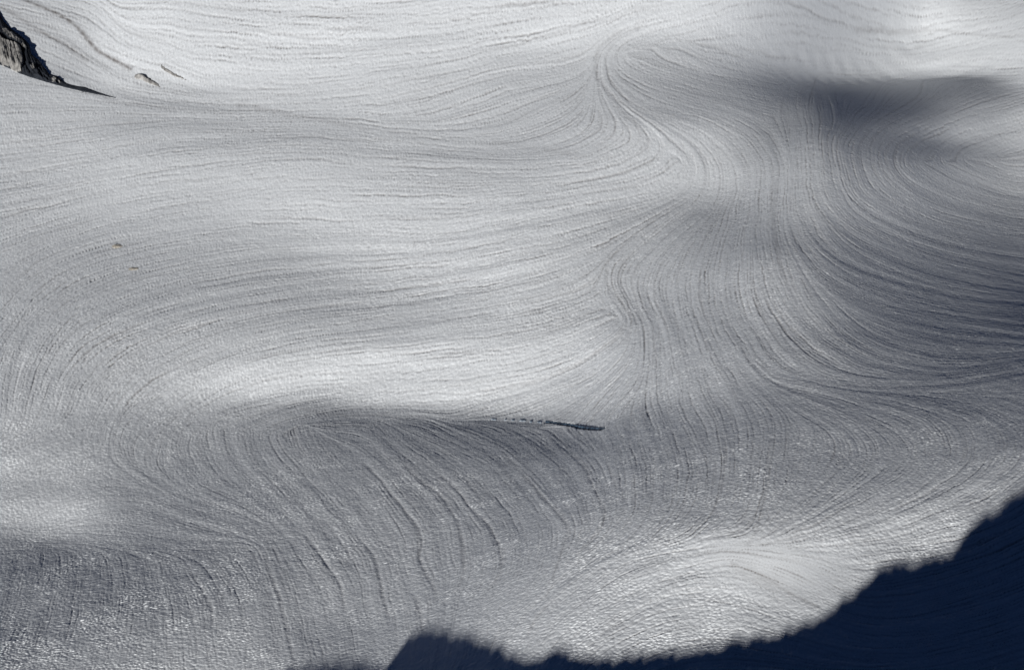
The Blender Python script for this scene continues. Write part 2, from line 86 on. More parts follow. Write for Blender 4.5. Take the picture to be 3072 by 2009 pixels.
[-930,-39,-40,-34,24,27,28,27,24,20,16,14,14,13,11,3,-5,-12,-20,-28,-38,-39,-39,-41,-48,-53,-51,-44,-38,-32,-26,-12,3,27,49,68,81,88,96,105,106,92,76,73,80,84,89,97,119,174,238,270,250,219,210,224,226,209,189,181,167,133,87,51,0,-64,-128,-175,-177,-160,-146,-139,-132,-117,-94,-61,-24,-8,-11,-22,-27,-22,-6,3,3,-24,-81,10,27,24],
[-933,-40,-44,-36,28,27,27,26,21,18,15,16,16,13,7,-6,-15,-25,-31,-40,-48,-52,-51,-53,-59,-62,-56,-44,-27,-16,-7,3,8,21,39,62,80,86,93,100,99,86,70,68,82,88,98,116,136,194,263,299,277,237,220,229,226,207,181,169,155,123,88,53,10,-62,-122,-165,-166,-149,-136,-132,-126,-113,-87,-55,-20,-4,-8,-21,-27,-20,-8,2,1,-24,-74,-9,24,21],
[-937,-41,-43,-29,21,27,25,23,20,17,16,18,16,12,0,-15,-30,-36,-43,-50,-58,-60,-57,-58,-58,-56,-46,-33,-11,3,12,13,8,8,21,44,60,72,83,92,89,81,69,68,84,95,111,137,156,209,279,325,303,256,229,234,228,204,174,158,144,114,87,55,12,-55,-119,-152,-152,-138,-128,-125,-120,-107,-83,-47,-18,-1,-7,-19,-26,-20,-8,0,-3,-29,-80,-6,20,18],
[-939,-42,-43,-33,26,26,24,21,18,17,17,18,15,5,-9,-28,-40,-45,-51,-55,-59,-59,-56,-53,-50,-43,-32,-17,4,18,26,21,6,0,11,29,43,52,61,70,70,70,66,69,84,100,130,159,177,222,288,341,325,274,238,240,230,201,169,148,133,106,83,58,11,-47,-112,-140,-139,-127,-121,-119,-115,-100,-78,-44,-13,0,-5,-18,-25,-20,-9,-1,-5,-38,-77,-10,17,15],
[-942,-42,-46,-26,21,25,23,20,18,17,17,15,8,-4,-21,-36,-44,-48,-51,-54,-55,-54,-51,-48,-40,-31,-20,-2,16,32,35,26,5,-2,8,24,35,38,42,46,50,56,58,65,79,102,140,174,197,237,296,348,341,289,246,245,235,199,164,138,122,100,80,59,11,-44,-100,-128,-128,-118,-114,-113,-110,-96,-71,-41,-10,2,-3,-18,-25,-19,-9,-3,-10,-40,-86,-4,14,12],
[-947,-44,-47,-40,27,25,22,20,18,18,17,11,2,-11,-27,-38,-43,-46,-48,-50,-51,-49,-48,-42,-32,-20,-8,10,26,43,41,27,7,0,13,25,31,32,31,32,36,44,48,54,71,97,140,181,209,249,304,353,350,299,254,250,240,199,159,130,113,95,76,57,16,-41,-89,-118,-119,-111,-108,-108,-104,-92,-68,-35,-8,4,-2,-16,-24,-20,-9,-4,-12,-43,-93,-2,10,10],
[-957,-45,-47,-37,10,23,21,19,19,17,16,12,3,-12,-26,-37,-41,-43,-45,-48,-47,-47,-44,-36,-23,-11,5,19,37,49,45,27,9,6,20,29,32,31,29,28,31,36,39,45,60,87,129,176,212,256,312,357,354,305,260,254,243,201,155,125,106,89,75,56,20,-38,-81,-108,-111,-106,-103,-104,-101,-85,-64,-32,-4,7,-1,-15,-23,-20,-10,-6,-15,-48,-84,-13,8,7],
[-967,-46,-49,-54,18,21,20,18,17,17,16,14,4,-10,-23,-36,-40,-41,-43,-45,-45,-43,-39,-28,-14,1,15,28,45,52,46,27,13,13,25,34,36,34,31,29,32,36,36,40,53,78,113,161,204,256,314,358,357,309,264,255,244,203,154,123,101,86,73,55,21,-30,-77,-101,-105,-101,-100,-100,-95,-81,-58,-29,0,8,2,-15,-22,-19,-12,-6,-18,-49,-96,-7,6,4],
[-974,-48,-55,-51,18,20,18,17,17,16,16,14,3,-9,-25,-34,-38,-39,-41,-43,-41,-38,-32,-19,-5,12,26,37,49,53,45,29,16,20,30,37,39,37,33,33,35,38,38,41,53,74,102,144,189,247,310,355,359,310,266,255,243,205,152,122,100,85,72,56,20,-24,-73,-96,-101,-97,-96,-95,-89,-77,-52,-24,1,11,3,-13,-21,-20,-11,-10,-19,-69,-80,-10,3,3],
[-979,-50,-55,-42,9,19,18,16,17,16,15,12,2,-14,-25,-33,-35,-37,-39,-38,-36,-31,-23,-11,5,22,34,45,52,53,43,30,21,25,34,40,41,39,36,35,38,41,41,43,57,75,97,131,175,233,304,348,354,310,268,254,240,205,152,121,102,84,71,57,20,-24,-67,-92,-97,-92,-91,-90,-83,-70,-49,-18,5,12,4,-12,-21,-18,-13,-11,-24,-60,-98,-7,2,0],
[-985,-52,-56,-54,20,19,17,17,17,16,14,9,-3,-16,-26,-30,-31,-32,-35,-33,-29,-23,-14,-2,14,30,40,50,53,53,43,32,25,30,37,42,43,42,37,37,42,44,43,49,61,77,95,124,164,220,295,338,344,305,269,254,237,201,154,122,102,86,70,56,20,-24,-62,-88,-92,-88,-85,-83,-78,-62,-43,-16,9,14,5,-12,-20,-18,-13,-13,-27,-68,-95,-11,0,-2],
[-993,-55,-60,-46,9,19,17,18,16,16,12,5,-7,-17,-24,-25,-25,-25,-28,-26,-21,-13,-5,7,20,35,45,52,54,51,44,34,30,34,39,44,46,44,38,40,44,47,49,54,66,79,95,121,157,210,286,328,330,294,265,255,235,198,154,122,104,87,70,53,21,-25,-60,-81,-86,-82,-80,-77,-70,-57,-36,-12,10,16,5,-10,-20,-19,-14,-15,-29,-72,-94,-17,-3,-3],
[-1003,-57,-62,-60,13,18,18,17,16,14,9,1,-8,-17,-20,-18,-15,-17,-20,-18,-12,-3,5,14,26,38,48,52,54,50,44,37,34,37,42,46,48,45,40,43,46,51,55,61,71,83,97,121,154,202,277,317,316,280,255,251,234,195,154,123,105,88,70,50,20,-23,-56,-76,-79,-77,-74,-71,-64,-52,-32,-7,12,17,6,-10,-19,-19,-16,-17,-38,-87,-84,-15,-5,-5],
[-1015,-60,-67,-68,19,18,17,16,15,11,5,-1,-10,-16,-14,-9,-5,-7,-12,-10,-2,6,14,21,29,41,48,52,52,49,45,39,38,40,44,49,49,47,42,45,50,55,61,68,78,88,101,123,153,199,267,306,302,266,241,242,231,193,153,125,105,88,70,48,19,-18,-54,-70,-74,-71,-69,-66,-59,-47,-29,-5,15,19,7,-10,-20,-19,-17,-21,-41,-95,-80,-17,-6,-7],
[-1025,-61,-72,-50,8,16,16,15,11,8,2,-5,-11,-13,-8,1,4,1,-4,-3,5,15,21,27,34,42,48,51,50,48,45,42,41,42,46,50,51,48,46,47,52,60,68,75,83,95,108,130,155,196,257,295,290,253,227,228,223,190,152,127,105,87,70,47,18,-15,-48,-66,-69,-67,-64,-62,-55,-43,-26,-3,16,20,9,-10,-20,-21,-18,-24,-44,-83,-95,-16,-8,-8],
[-1029,-62,-66,-55,17,15,14,13,9,4,-1,-9,-12,-11,-1,9,11,7,2,4,12,22,26,31,38,44,49,50,48,46,45,44,44,44,47,51,52,50,47,50,56,65,73,81,90,102,117,139,161,195,247,284,280,242,213,213,212,183,152,128,107,86,67,48,18,-15,-42,-62,-65,-64,-60,-58,-52,-41,-22,-1,16,20,8,-9,-19,-21,-21,-25,-49,-93,-86,-14,-9,-10],
[-1028,-61,-65,-45,16,15,12,10,7,1,-6,-12,-14,-7,4,16,18,13,9,9,19,26,31,36,41,47,50,49,46,44,44,45,46,45,48,51,53,52,49,53,59,70,78,87,96,110,127,148,170,198,238,272,270,234,200,199,197,178,149,129,110,86,65,45,17,-14,-40,-57,-62,-60,-57,-54,-49,-39,-21,1,17,19,7,-9,-19,-21,-22,-28,-47,-92,-83,-21,-11,-10],
[-1024,-61,-64,-38,7,13,12,9,3,-3,-10,-16,-14,-5,11,26,29,22,17,17,23,30,35,39,44,50,52,48,45,42,43,45,47,46,48,52,53,53,51,55,63,74,83,92,103,117,137,158,179,203,233,260,259,226,191,186,184,170,146,129,112,87,63,41,17,-15,-38,-54,-58,-56,-54,-50,-47,-36,-22,1,17,18,8,-10,-20,-21,-23,-30,-54,-105,-64,-20,-12,-12],
[-1024,-62,-65,-59,14,13,11,6,0,-7,-14,-20,-14,-2,21,40,44,38,28,24,28,34,38,42,47,53,52,49,43,39,42,45,47,47,48,52,54,53,54,57,66,78,88,97,108,126,145,168,187,209,232,250,246,218,185,174,173,162,143,128,112,89,60,37,14,-13,-37,-50,-55,-52,-50,-48,-46,-35,-19,0,15,17,6,-9,-20,-22,-23,-32,-56,-106,-63,-19,-13,-13],
[-1028,-64,-76,-62,14,12,7,3,-2,-11,-18,-21,-14,3,30,53,61,55,42,32,33,38,41,45,49,53,54,48,41,37,41,45,47,47,48,52,54,54,55,60,69,81,94,103,114,132,154,176,195,214,232,243,234,208,179,166,163,155,140,126,110,88,59,34,12,-12,-35,-47,-52,-50,-48,-46,-44,-34,-17,1,14,15,4,-9,-19,-22,-24,-32,-53,-96,-79,-19,-15,-13],
[-1029,-67,-80,-52,5,9,5,0,-6,-14,-20,-22,-13,9,37,63,76,69,54,39,37,42,44,46,51,54,53,47,38,36,39,45,47,48,48,52,55,55,56,61,72,87,99,109,120,139,160,183,202,218,233,237,225,198,172,159,156,148,138,123,108,85,58,31,10,-12,-33,-46,-50,-49,-46,-44,-40,-32,-16,2,14,15,3,-10,-18,-22,-24,-34,-57,-104,-69,-20,-16,-15],
[-1024,-66,-73,-59,10,7,2,-3,-9,-16,-21,-22,-9,12,42,72,86,77,61,45,41,44,47,48,52,53,51,45,37,34,38,44,48,48,48,52,55,57,58,64,74,92,106,115,127,144,166,189,207,221,232,234,216,189,165,154,149,143,135,122,105,81,55,30,7,-13,-32,-45,-50,-48,-45,-42,-36,-28,-14,4,15,14,4,-10,-18,-21,-25,-34,-59,-105,-70,-23,-16,-16],
[-1010,-63,-66,-46,-2,4,0,-6,-11,-16,-22,-18,-5,17,48,78,88,81,64,47,44,47,49,49,51,52,49,43,35,34,36,44,48,48,48,52,56,59,61,67,78,96,112,122,133,151,171,193,210,222,231,231,209,182,159,148,144,139,131,121,102,77,51,28,5,-15,-33,-44,-50,-48,-43,-39,-33,-25,-10,5,17,16,4,-8,-18,-21,-25,-36,-63,-107,-67,-25,-20,-16],
[-989,-58,-57,-45,-3,1,-3,-7,-12,-18,-18,-13,2,26,55,78,86,79,62,49,46,48,50,50,49,50,46,41,34,33,37,44,48,47,48,51,58,61,66,71,83,100,116,128,140,157,178,196,211,221,229,228,204,175,153,143,140,135,128,119,99,73,48,23,3,-17,-33,-45,-49,-47,-41,-37,-31,-23,-8,10,20,19,7,-9,-16,-21,-26,-39,-67,-126,-50,-27,-20,-18],
[-961,-54,-52,-48,4,-1,-5,-8,-14,-15,-14,-5,14,35,58,76,81,73,60,49,46,49,49,49,47,46,43,39,34,33,38,44,48,46,47,51,58,66,70,77,88,105,119,134,146,163,183,200,211,219,226,224,200,170,148,138,136,132,125,115,97,69,43,20,0,-19,-35,-44,-48,-46,-39,-35,-30,-23,-5,14,26,23,11,-8,-17,-21,-25,-41,-70,-117,-65,-29,-23,-19],
[-928,-50,-50,-36,-3,-2,-6,-10,-13,-12,-8,7,25,44,60,73,74,67,55,48,46,48,48,47,44,42,39,37,33,34,39,45,47,46,46,51,59,68,76,83,94,109,123,138,151,170,189,204,211,215,222,219,196,166,143,134,132,129,123,111,92,67,38,15,-4,-19,-36,-44,-46,-44,-38,-34,-30,-21,-5,19,32,29,14,-5,-18,-21,-28,-42,-73,-111,-76,-32,-25,-21],
[-891,-46,-44,-33,-6,-5,-7,-10,-11,-8,2,18,35,50,64,69,67,60,51,46,45,47,47,44,40,37,37,34,33,34,40,45,47,44,45,51,60,72,80,89,100,113,127,142,155,176,196,208,211,212,216,213,193,162,139,130,128,127,120,108,87,64,34,10,-8,-22,-34,-43,-45,-42,-37,-34,-30,-20,-2,22,38,33,17,-4,-17,-22,-31,-47,-77,-123,-62,-35,-27,-24],
[-852,-42,-41,-38,-2,-5,-8,-9,-8,-1,11,28,44,57,64,65,61,54,47,44,45,45,45,41,36,34,33,33,32,34,39,45,46,43,45,50,61,74,85,95,105,118,132,145,159,181,202,212,212,210,210,206,190,158,134,126,125,124,118,104,84,59,31,5,-11,-25,-34,-41,-43,-41,-36,-34,-29,-18,0,25,41,37,18,-3,-17,-23,-33,-51,-79,-115,-69,-37,-30,-25],
[-810,-40,-43,-34,-3,-6,-7,-7,-3,6,20,37,53,60,64,60,55,48,44,43,44,44,43,38,33,30,31,31,32,33,38,43,45,43,44,50,63,77,89,98,110,124,138,148,163,184,206,218,214,206,204,200,184,155,131,122,121,121,116,101,80,55,27,3,-14,-26,-34,-41,-42,-40,-36,-32,-28,-18,3,27,41,39,20,-4,-18,-25,-34,-51,-80,-103,-78,-41,-33,-26],
[-767,-38,-40,-30,-10,-5,-6,-3,2,13,29,47,58,62,62,55,49,43,42,42,42,42,41,35,30,28,29,30,31,32,37,41,44,43,43,51,64,80,93,102,114,130,143,154,165,187,208,221,216,205,198,192,179,152,128,118,118,117,114,98,76,52,24,2,-16,-27,-34,-41,-43,-40,-36,-30,-26,-16,3,27,40,37,20,-2,-19,-27,-36,-54,-78,-104,-69,-43,-35,-28],
[-722,-37,-38,-38,-4,-5,-3,1,8,21,38,53,62,63,59,50,44,40,39,40,41,40,38,33,28,25,27,29,30,31,35,40,43,42,44,52,66,83,96,106,119,134,150,159,170,187,209,222,217,203,193,185,173,149,125,116,114,114,111,96,73,48,22,0,-15,-27,-35,-43,-44,-41,-35,-30,-23,-14,4,24,39,34,18,-3,-17,-27,-38,-55,-77,-98,-67,-44,-37,-29],
[-677,-35,-37,-33,-11,-3,0,5,16,29,44,58,64,63,55,46,40,37,37,38,39,38,36,31,25,23,26,28,28,30,33,38,42,43,45,53,68,87,99,110,123,139,155,165,175,189,208,220,218,201,188,179,166,146,123,113,111,112,107,94,70,45,20,0,-15,-27,-37,-44,-47,-42,-36,-28,-23,-12,5,23,36,32,16,-3,-18,-27,-37,-56,-78,-88,-64,-47,-38,-31],
[-631,-34,-35,-33,-13,0,4,11,22,35,50,60,65,60,52,43,37,35,36,36,37,36,33,29,23,21,24,27,28,27,31,37,41,43,47,55,71,89,103,113,127,144,160,171,180,191,206,218,216,199,183,174,161,141,121,112,109,108,104,91,68,43,18,-1,-16,-27,-38,-47,-48,-43,-36,-30,-23,-11,6,23,34,31,15,-4,-18,-28,-38,-53,-76,-89,-57,-47,-39,-33],
[-584,-33,-35,-40,-5,3,9,16,28,41,52,62,63,58,49,41,35,34,34,35,34,33,31,27,21,20,23,25,26,26,29,35,40,44,49,58,75,91,105,117,131,149,166,176,184,192,205,214,213,196,180,170,155,137,120,110,107,106,101,87,66,41,16,-3,-17,-29,-39,-48,-50,-45,-37,-30,-24,-13,6,24,34,29,15,-3,-18,-27,-39,-53,-73,-87,-54,-46,-40,-34],
[-536,-32,-38,-42,2,7,13,22,32,45,56,61,60,55,46,39,34,34,33,33,32,30,28,24,20,18,22,24,25,24,26,34,40,45,51,62,78,94,108,120,135,153,171,181,187,194,203,210,208,193,178,166,151,133,118,108,106,104,98,84,63,40,14,-6,-19,-31,-42,-49,-51,-46,-37,-32,-26,-14,4,26,34,30,15,-3,-17,-27,-39,-53,-70,-77,-59,-47,-40,-35],
[-486,-32,-35,-32,-6,10,18,26,38,47,55,59,57,50,44,37,35,35,33,31,29,27,24,22,17,18,20,23,23,22,25,32,40,47,55,65,82,96,111,123,139,157,176,184,190,195,201,206,202,189,175,164,148,131,116,106,104,103,95,81,60,38,12,-10,-23,-33,-44,-50,-52,-46,-39,-34,-27,-15,4,25,36,30,15,-4,-17,-27,-38,-53,-68,-72,-57,-47,-40,-36],
[-435,-30,-33,-34,-1,14,22,31,40,48,54,55,53,46,41,37,37,36,33,30,25,22,21,19,16,16,18,22,21,21,23,31,41,49,58,70,85,99,113,127,142,161,179,188,193,195,200,201,196,184,171,161,147,129,115,104,103,100,93,78,58,35,9,-13,-26,-37,-45,-52,-53,-48,-40,-36,-28,-14,4,24,35,31,14,-4,-17,-28,-39,-51,-65,-68,-53,-46,-40,-36],
[-382,-27,-30,-35,4,18,26,33,42,48,51,51,48,42,39,37,38,37,33,27,22,18,18,16,14,14,17,20,20,19,22,30,41,52,62,74,89,103,116,130,144,164,182,191,195,196,197,197,191,178,166,157,146,129,114,104,101,97,90,75,55,32,6,-15,-29,-40,-48,-53,-56,-50,-42,-37,-27,-14,5,23,32,30,15,-4,-18,-28,-39,-51,-61,-60,-51,-45,-39,-36],
[-327,-24,-26,-23,-4,22,28,36,42,46,49,46,43,39,37,38,38,36,33,25,18,14,14,14,12,13,15,19,19,17,21,29,42,55,66,79,93,107,119,133,146,167,183,194,196,196,196,194,185,171,160,153,143,129,115,105,99,95,86,71,51,29,4,-17,-32,-42,-51,-58,-60,-54,-44,-36,-26,-12,6,22,31,27,13,-3,-17,-28,-39,-49,-56,-54,-47,-43,-39,-35],
[-270,-22,-23,-22,3,24,31,37,41,45,44,42,38,36,36,37,37,36,30,22,14,12,11,11,11,11,15,17,18,17,20,30,42,58,70,83,97,111,124,135,149,167,185,195,197,195,194,191,181,165,154,147,139,129,117,106,100,92,81,66,46,26,1,-19,-34,-44,-56,-67,-68,-61,-45,-31,-20,-8,7,22,28,24,12,-4,-17,-27,-37,-46,-52,-46,-44,-40,-38,-34],
[-212,-19,-21,-25,14,27,33,37,41,41,40,38,35,33,34,35,35,32,27,19,11,8,8,10,10,11,13,17,18,19,22,30,45,60,72,86,101,115,127,139,151,168,185,195,196,194,191,188,177,161,147,141,134,127,118,109,102,92,77,59,41,20,-2,-21,-37,-50,-63,-76,-78,-65,-44,-26,-12,-1,9,20,25,22,11,-4,-17,-27,-35,-43,-47,-37,-40,-38,-36,-32],
[-153,-16,-18,-20,16,29,34,37,39,39,36,34,31,30,32,33,32,29,22,14,8,5,7,9,9,10,14,17,19,22,24,34,47,61,74,89,103,118,131,142,154,169,183,193,195,192,189,184,173,156,142,135,129,123,116,110,103,93,75,54,35,16,-6,-25,-42,-56,-71,-82,-83,-67,-41,-19,-7,4,11,19,23,20,9,-5,-16,-26,-33,-39,-40,-35,-35,-35,-33,-31],
[-94,-13,-13,-10,10,31,34,37,37,36,32,30,28,28,30,30,28,24,17,11,4,3,5,8,9,10,14,18,22,25,30,37,49,62,76,91,105,120,135,145,156,168,182,191,193,189,185,180,169,152,137,129,124,117,111,107,103,94,74,52,30,11,-10,-31,-48,-62,-77,-84,-81,-64,-37,-15,-2,7,12,17,20,17,8,-4,-15,-25,-31,-35,-35,-31,-32,-32,-30,-30],
[-36,-10,-10,-10,16,32,34,35,35,32,30,26,25,26,27,27,23,19,13,6,1,1,4,7,9,11,14,20,26,31,36,42,52,63,77,91,107,122,137,148,158,168,178,188,189,186,182,174,164,147,133,123,118,111,102,97,96,91,75,51,30,7,-15,-37,-54,-67,-76,-79,-69,-53,-33,-13,-1,6,12,16,18,14,6,-4,-14,-23,-28,-33,-32,-26,-29,-29,-28,-27],
[21,-7,-6,-5,15,31,33,34,32,30,26,23,22,22,24,24,19,14,8,2,-1,-1,3,7,10,11,16,22,32,37,43,47,54,65,78,92,107,124,138,150,159,166,176,184,185,183,177,169,158,141,127,117,112,103,93,84,83,82,71,51,28,6,-18,-41,-56,-65,-68,-67,-57,-42,-27,-12,-1,6,11,14,15,13,5,-5,-13,-21,-27,-30,-30,-21,-26,-26,-26,-26],
[77,-4,-2,0,12,31,32,32,29,27,23,19,18,20,20,20,15,10,4,-1,-3,-3,2,7,10,12,18,27,37,44,49,52,58,66,79,92,109,124,138,151,160,165,173,180,181,178,172,164,152,135,121,110,104,96,84,73,70,70,64,47,26,4,-19,-39,-54,-59,-59,-55,-45,-34,-21,-10,-1,6,10,12,14,10,4,-5,-13,-20,-24,-27,-26,-21,-22,-24,-24,-23],
[133,-2,0,2,14,30,30,29,27,23,20,15,15,16,17,15,12,6,1,-3,-6,-5,1,6,11,15,22,31,42,51,55,57,60,69,79,94,109,125,139,151,158,165,170,175,177,173,168,159,145,129,113,103,97,88,75,63,59,58,54,40,21,1,-18,-33,-46,-50,-49,-44,-35,-26,-17,-8,0,5,10,11,11,9,3,-5,-12,-19,-23,-24,-22,-19,-21,-21,-22,-22],
[186,1,1,1,19,29,28,27,23,20,16,12,10,12,13,12,8,4,-1,-6,-8,-7,-1,7,13,18,24,36,48,57,60,62,63,70,82,95,110,126,139,149,157,162,168,171,171,170,163,153,139,123,105,95,89,80,69,57,51,50,43,29,12,-2,-13,-23,-33,-38,-40,-37,-30,-22,-14,-7,1,6,9,10,10,7,2,-5,-11,-18,-21,-22,-20,-17,-19,-19,-20,-20],
[238,3,3,4,20,27,26,23,21,16,12,9,6,8,9,9,6,0,-3,-8,-11,-8,-2,8,14,21,29,40,54,62,65,66,66,72,83,97,111,126,139,148,155,159,165,167,166,165,159,148,133,117,98,87,81,74,62,51,46,42,34,20,5,-4,-9,-14,-21,-28,-32,-31,-26,-18,-12,-5,2,6,8,9,8,6,1,-5,-11,-15,-20,-20,-19,-15,-17,-17,-18,-19],
[290,5,6,9,15,26,23,20,18,13,8,5,3,4,6,5,3,-1,-6,-10,-12,-10,-2,8,17,24,32,45,59,67,70,69,69,74,84,99,112,127,138,146,152,158,161,162,163,160,154,142,128,111,92,80,73,67,56,46,40,37,27,12,1,-5,-6,-6,-11,-19,-25,-26,-22,-15,-10,-4,2,6,8,8,7,5,0,-5,-10,-15,-18,-18,-18,-14,-15,-16,-16,-17],
[339,7,9,10,16,23,21,17,14,10,6,1,-1,0,3,3,1,-4,-8,-12,-14,-10,-2,9,19,27,36,49,63,72,74,72,72,76,86,99,114,127,136,145,150,154,157,158,158,156,149,137,123,105,87,73,67,60,51,41,35,32,24,10,1,-4,-2,-1,-6,-14,-20,-22,-18,-13,-8,-3,2,5,8,7,6,4,0,-5,-10,-14,-17,-16,-16,-14,-14,-15,-15,-16],
[387,9,10,12,18,20,17,15,11,7,2,-2,-5,-2,-1,1,-2,-6,-9,-14,-15,-10,-2,10,21,30,40,53,67,76,77,76,74,78,87,102,114,126,135,143,148,151,153,153,154,151,143,132,118,100,82,68,61,55,46,36,31,29,22,11,2,-1,0,1,-3,-10,-16,-18,-15,-11,-6,-3,2,5,7,6,5,3,0,-5,-9,-13,-16,-16,-14,-14,-13,-14,-14,-15],
[434,11,12,14,17,17,15,12,8,4,-2,-5,-7,-6,-3,-2,-4,-7,-12,-15,-15,-11,-1,11,23,32,44,57,71,80,81,79,76,79,90,102,114,126,134,141,145,148,149,149,149,146,138,127,113,95,77,64,56,50,41,32,28,25,21,13,5,3,2,2,-1,-8,-13,-14,-13,-8,-6,-2,2,5,6,5,5,2,-1,-5,-9,-12,-14,-15,-14,-13,-12,-13,-14,-14],
[479,12,14,15,17,16,12,9,5,0,-4,-8,-10,-8,-6,-4,-6,-9,-13,-16,-17,-11,0,13,25,35,47,61,74,84,84,81,79,81,91,102,115,125,133,139,142,145,145,145,144,140,133,121,108,90,74,61,53,45,38,30,25,24,21,14,9,4,4,3,0,-6,-11,-12,-10,-7,-4,-2,2,4,5,5,4,1,-1,-5,-8,-12,-13,-14,-13,-13,-12,-12,-13,-13],
[523,13,15,17,17,13,9,6,2,-2,-7,-11,-12,-11,-8,-6,-8,-10,-15,-17,-16,-11,0,15,27,38,50,64,78,87,87,84,80,83,92,103,114,125,132,136,140,142,141,141,139,135,127,116,102,86,71,58,50,43,35,28,23,23,21,15,11,7,4,4,1,-5,-9,-9,-8,-6,-3,-1,1,4,4,5,3,1,-2,-4,-8,-11,-13,-13,-13,-12,-12,-12,-12,-12],
[565,15,16,19,16,10,7,3,0,-5,-10,-14,-15,-12,-10,-8,-9,-13,-15,-18,-17,-11,1,17,30,41,53,67,81,90,89,86,83,84,93,104,114,124,130,135,137,138,138,136,135,130,122,110,97,82,67,57,48,40,33,26,23,22,20,16,12,9,5,5,1,-3,-7,-7,-7,-4,-2,-1,2,3,4,3,3,0,-1,-5,-8,-10,-12,-12,-14,-12,-11,-11,-12,-12],
[605,16,17,19,16,10,4,1,-4,-7,-12,-16,-17,-15,-12,-9,-11,-14,-16,-18,-18,-10,3,18,32,44,56,70,83,92,92,88,84,86,94,104,114,123,129,133,134,135,134,132,130,126,116,106,92,78,65,54,47,39,32,26,22,22,19,17,12,9,6,5,2,-2,-5,-5,-5,-4,-1,-1,2,3,3,3,2,0,-2,-4,-7,-10,-12,-12,-13,-12,-11,-11,-11,-11],
[644,17,18,19,19,6,1,-1,-6,-10,-15,-18,-19,-17,-13,-11,-12,-15,-17,-19,-17,-9,4,20,34,46,59,72,86,94,94,90,86,87,95,104,115,122,127,130,132,132,130,128,126,121,112,101,88,75,62,52,45,38,31,25,23,21,19,17,13,9,7,5,3,-1,-4,-4,-4,-3,-1,0,2,2,3,3,2,0,-2,-5,-7,-10,-10,-12,-12,-13,-11,-10,-11,-11],
[682,18,19,21,18,2,0,-5,-8,-12,-17,-19,-21,-18,-15,-13,-14,-16,-17,-19,-17,-8,6,21,36,49,61,75,88,96,96,91,88,88,96,105,114,121,125,128,130,128,127,125,121,116,108,97,84,72,60,50,44,36,30,25,23,21,19,17,13,10,7,5,3,0,-2,-3,-3,-2,-1,1,1,2,3,2,1,0,-2,-5,-7,-9,-10,-11,-12,-13,-10,-11,-10,-11],
[718,19,20,24,15,1,-4,-6,-11,-14,-18,-21,-22,-20,-17,-14,-15,-17,-18,-19,-16,-7,7,23,38,51,63,77,90,98,98,93,89,90,96,105,114,120,123,126,127,125,124,121,117,112,104,92,81,69,58,50,42,35,30,25,23,21,19,16,14,10,7,5,4,0,-2,-2,-2,-1,-1,1,1,2,2,2,1,0,-3,-4,-7,-9,-10,-10,-12,-12,-11,-10,-11,-10],
[753,20,22,25,13,-2,-5,-9,-12,-16,-20,-23,-24,-21,-18,-16,-16,-17,-19,-19,-15,-6,9,24,40,53,65,79,92,100,100,95,90,91,97,105,113,119,122,123,124,123,120,117,114,107,100,89,78,66,57,47,42,34,29,25,23,21,19,16,14,10,7,6,3,1,-1,-1,-2,-1,0,1,1,2,2,1,1,-1,-2,-5,-6,-9,-9,-11,-12,-12,-9,-11,-10,-10],
[786,20,22,24,15,-2,-8,-11,-14,-18,-21,-24,-25,-23,-19,-17,-17,-18,-20,-18,-15,-4,9,27,41,54,67,82,94,102,101,96,92,92,97,105,113,117,121,121,122,120,116,114,109,104,96,86,75,64,54,47,40,34,28,25,23,21,19,16,14,11,7,6,3,1,0,-1,-1,-1,0,1,1,2,2,1,0,-1,-2,-5,-6,-8,-10,-10,-11,-12,-10,-10,-10,-10],
[818,20,22,23,21,-7,-10,-12,-16,-19,-23,-26,-26,-24,-21,-18,-18,-19,-19,-18,-14,-4,11,28,43,56,69,83,96,104,103,98,93,93,97,105,112,116,119,119,119,117,114,110,106,100,92,83,72,62,53,45,39,33,28,25,22,21,19,17,14,10,8,5,4,1,0,0,-1,0,0,1,1,2,1,1,0,-1,-2,-5,-6,-8,-9,-10,-10,-13,-9,-10,-9,-10],
[849,20,23,25,19,-9,-11,-15,-17,-20,-24,-27,-27,-26,-22,-19,-18,-20,-19,-18,-13,-4,12,30,45,57,71,85,98,106,105,99,94,93,98,105,111,115,117,118,116,114,111,106,102,97,89,80,69,60,51,44,38,32,28,25,22,21,19,17,13,11,8,5,4,2,0,0,0,0,0,1,1,2,1,1,0,-1,-3,-5,-6,-8,-8,-10,-10,-11,-10,-10,-9,-10],
[878,20,23,24,15,-4,-13,-16,-18,-22,-24,-28,-29,-26,-24,-20,-19,-20,-19,-17,-13,-2,12,31,46,60,72,87,100,107,106,101,96,94,98,105,110,114,115,115,114,111,107,103,100,93,86,76,67,58,50,43,36,32,28,24,22,21,19,17,13,11,8,6,4,2,0,1,0,0,0,1,2,1,1,1,-1,-1,-3,-5,-6,-7,-9,-9,-10,-11,-9,-10,-9,-9],
[906,21,22,21,17,-3,-14,-17,-20,-22,-26,-29,-30,-27,-25,-21,-20,-20,-18,-17,-12,-1,14,31,48,60,74,88,102,109,108,103,96,94,99,104,110,112,114,113,111,108,104,100,96,91,83,73,64,57,48,41,36,31,27,24,22,21,19,17,14,11,8,5,4,2,1,1,1,0,0,1,2,1,1,0,0,-2,-3,-4,-6,-7,-9,-9,-10,-11,-8,-9,-9,-10],
[932,22,22,23,20,-7,-16,-18,-21,-23,-27,-30,-31,-29,-25,-22,-21,-19,-19,-16,-11,0,15,33,48,62,75,89,103,111,110,104,97,95,99,104,109,111,111,111,109,105,101,97,94,87,80,71,62,55,46,40,35,31,26,24,22,20,19,17,14,11,8,6,4,2,1,2,0,1,0,2,1,1,0,1,-1,-1,-3,-5,-6,-7,-8,-8,-10,-11,-9,-8,-9,-9],
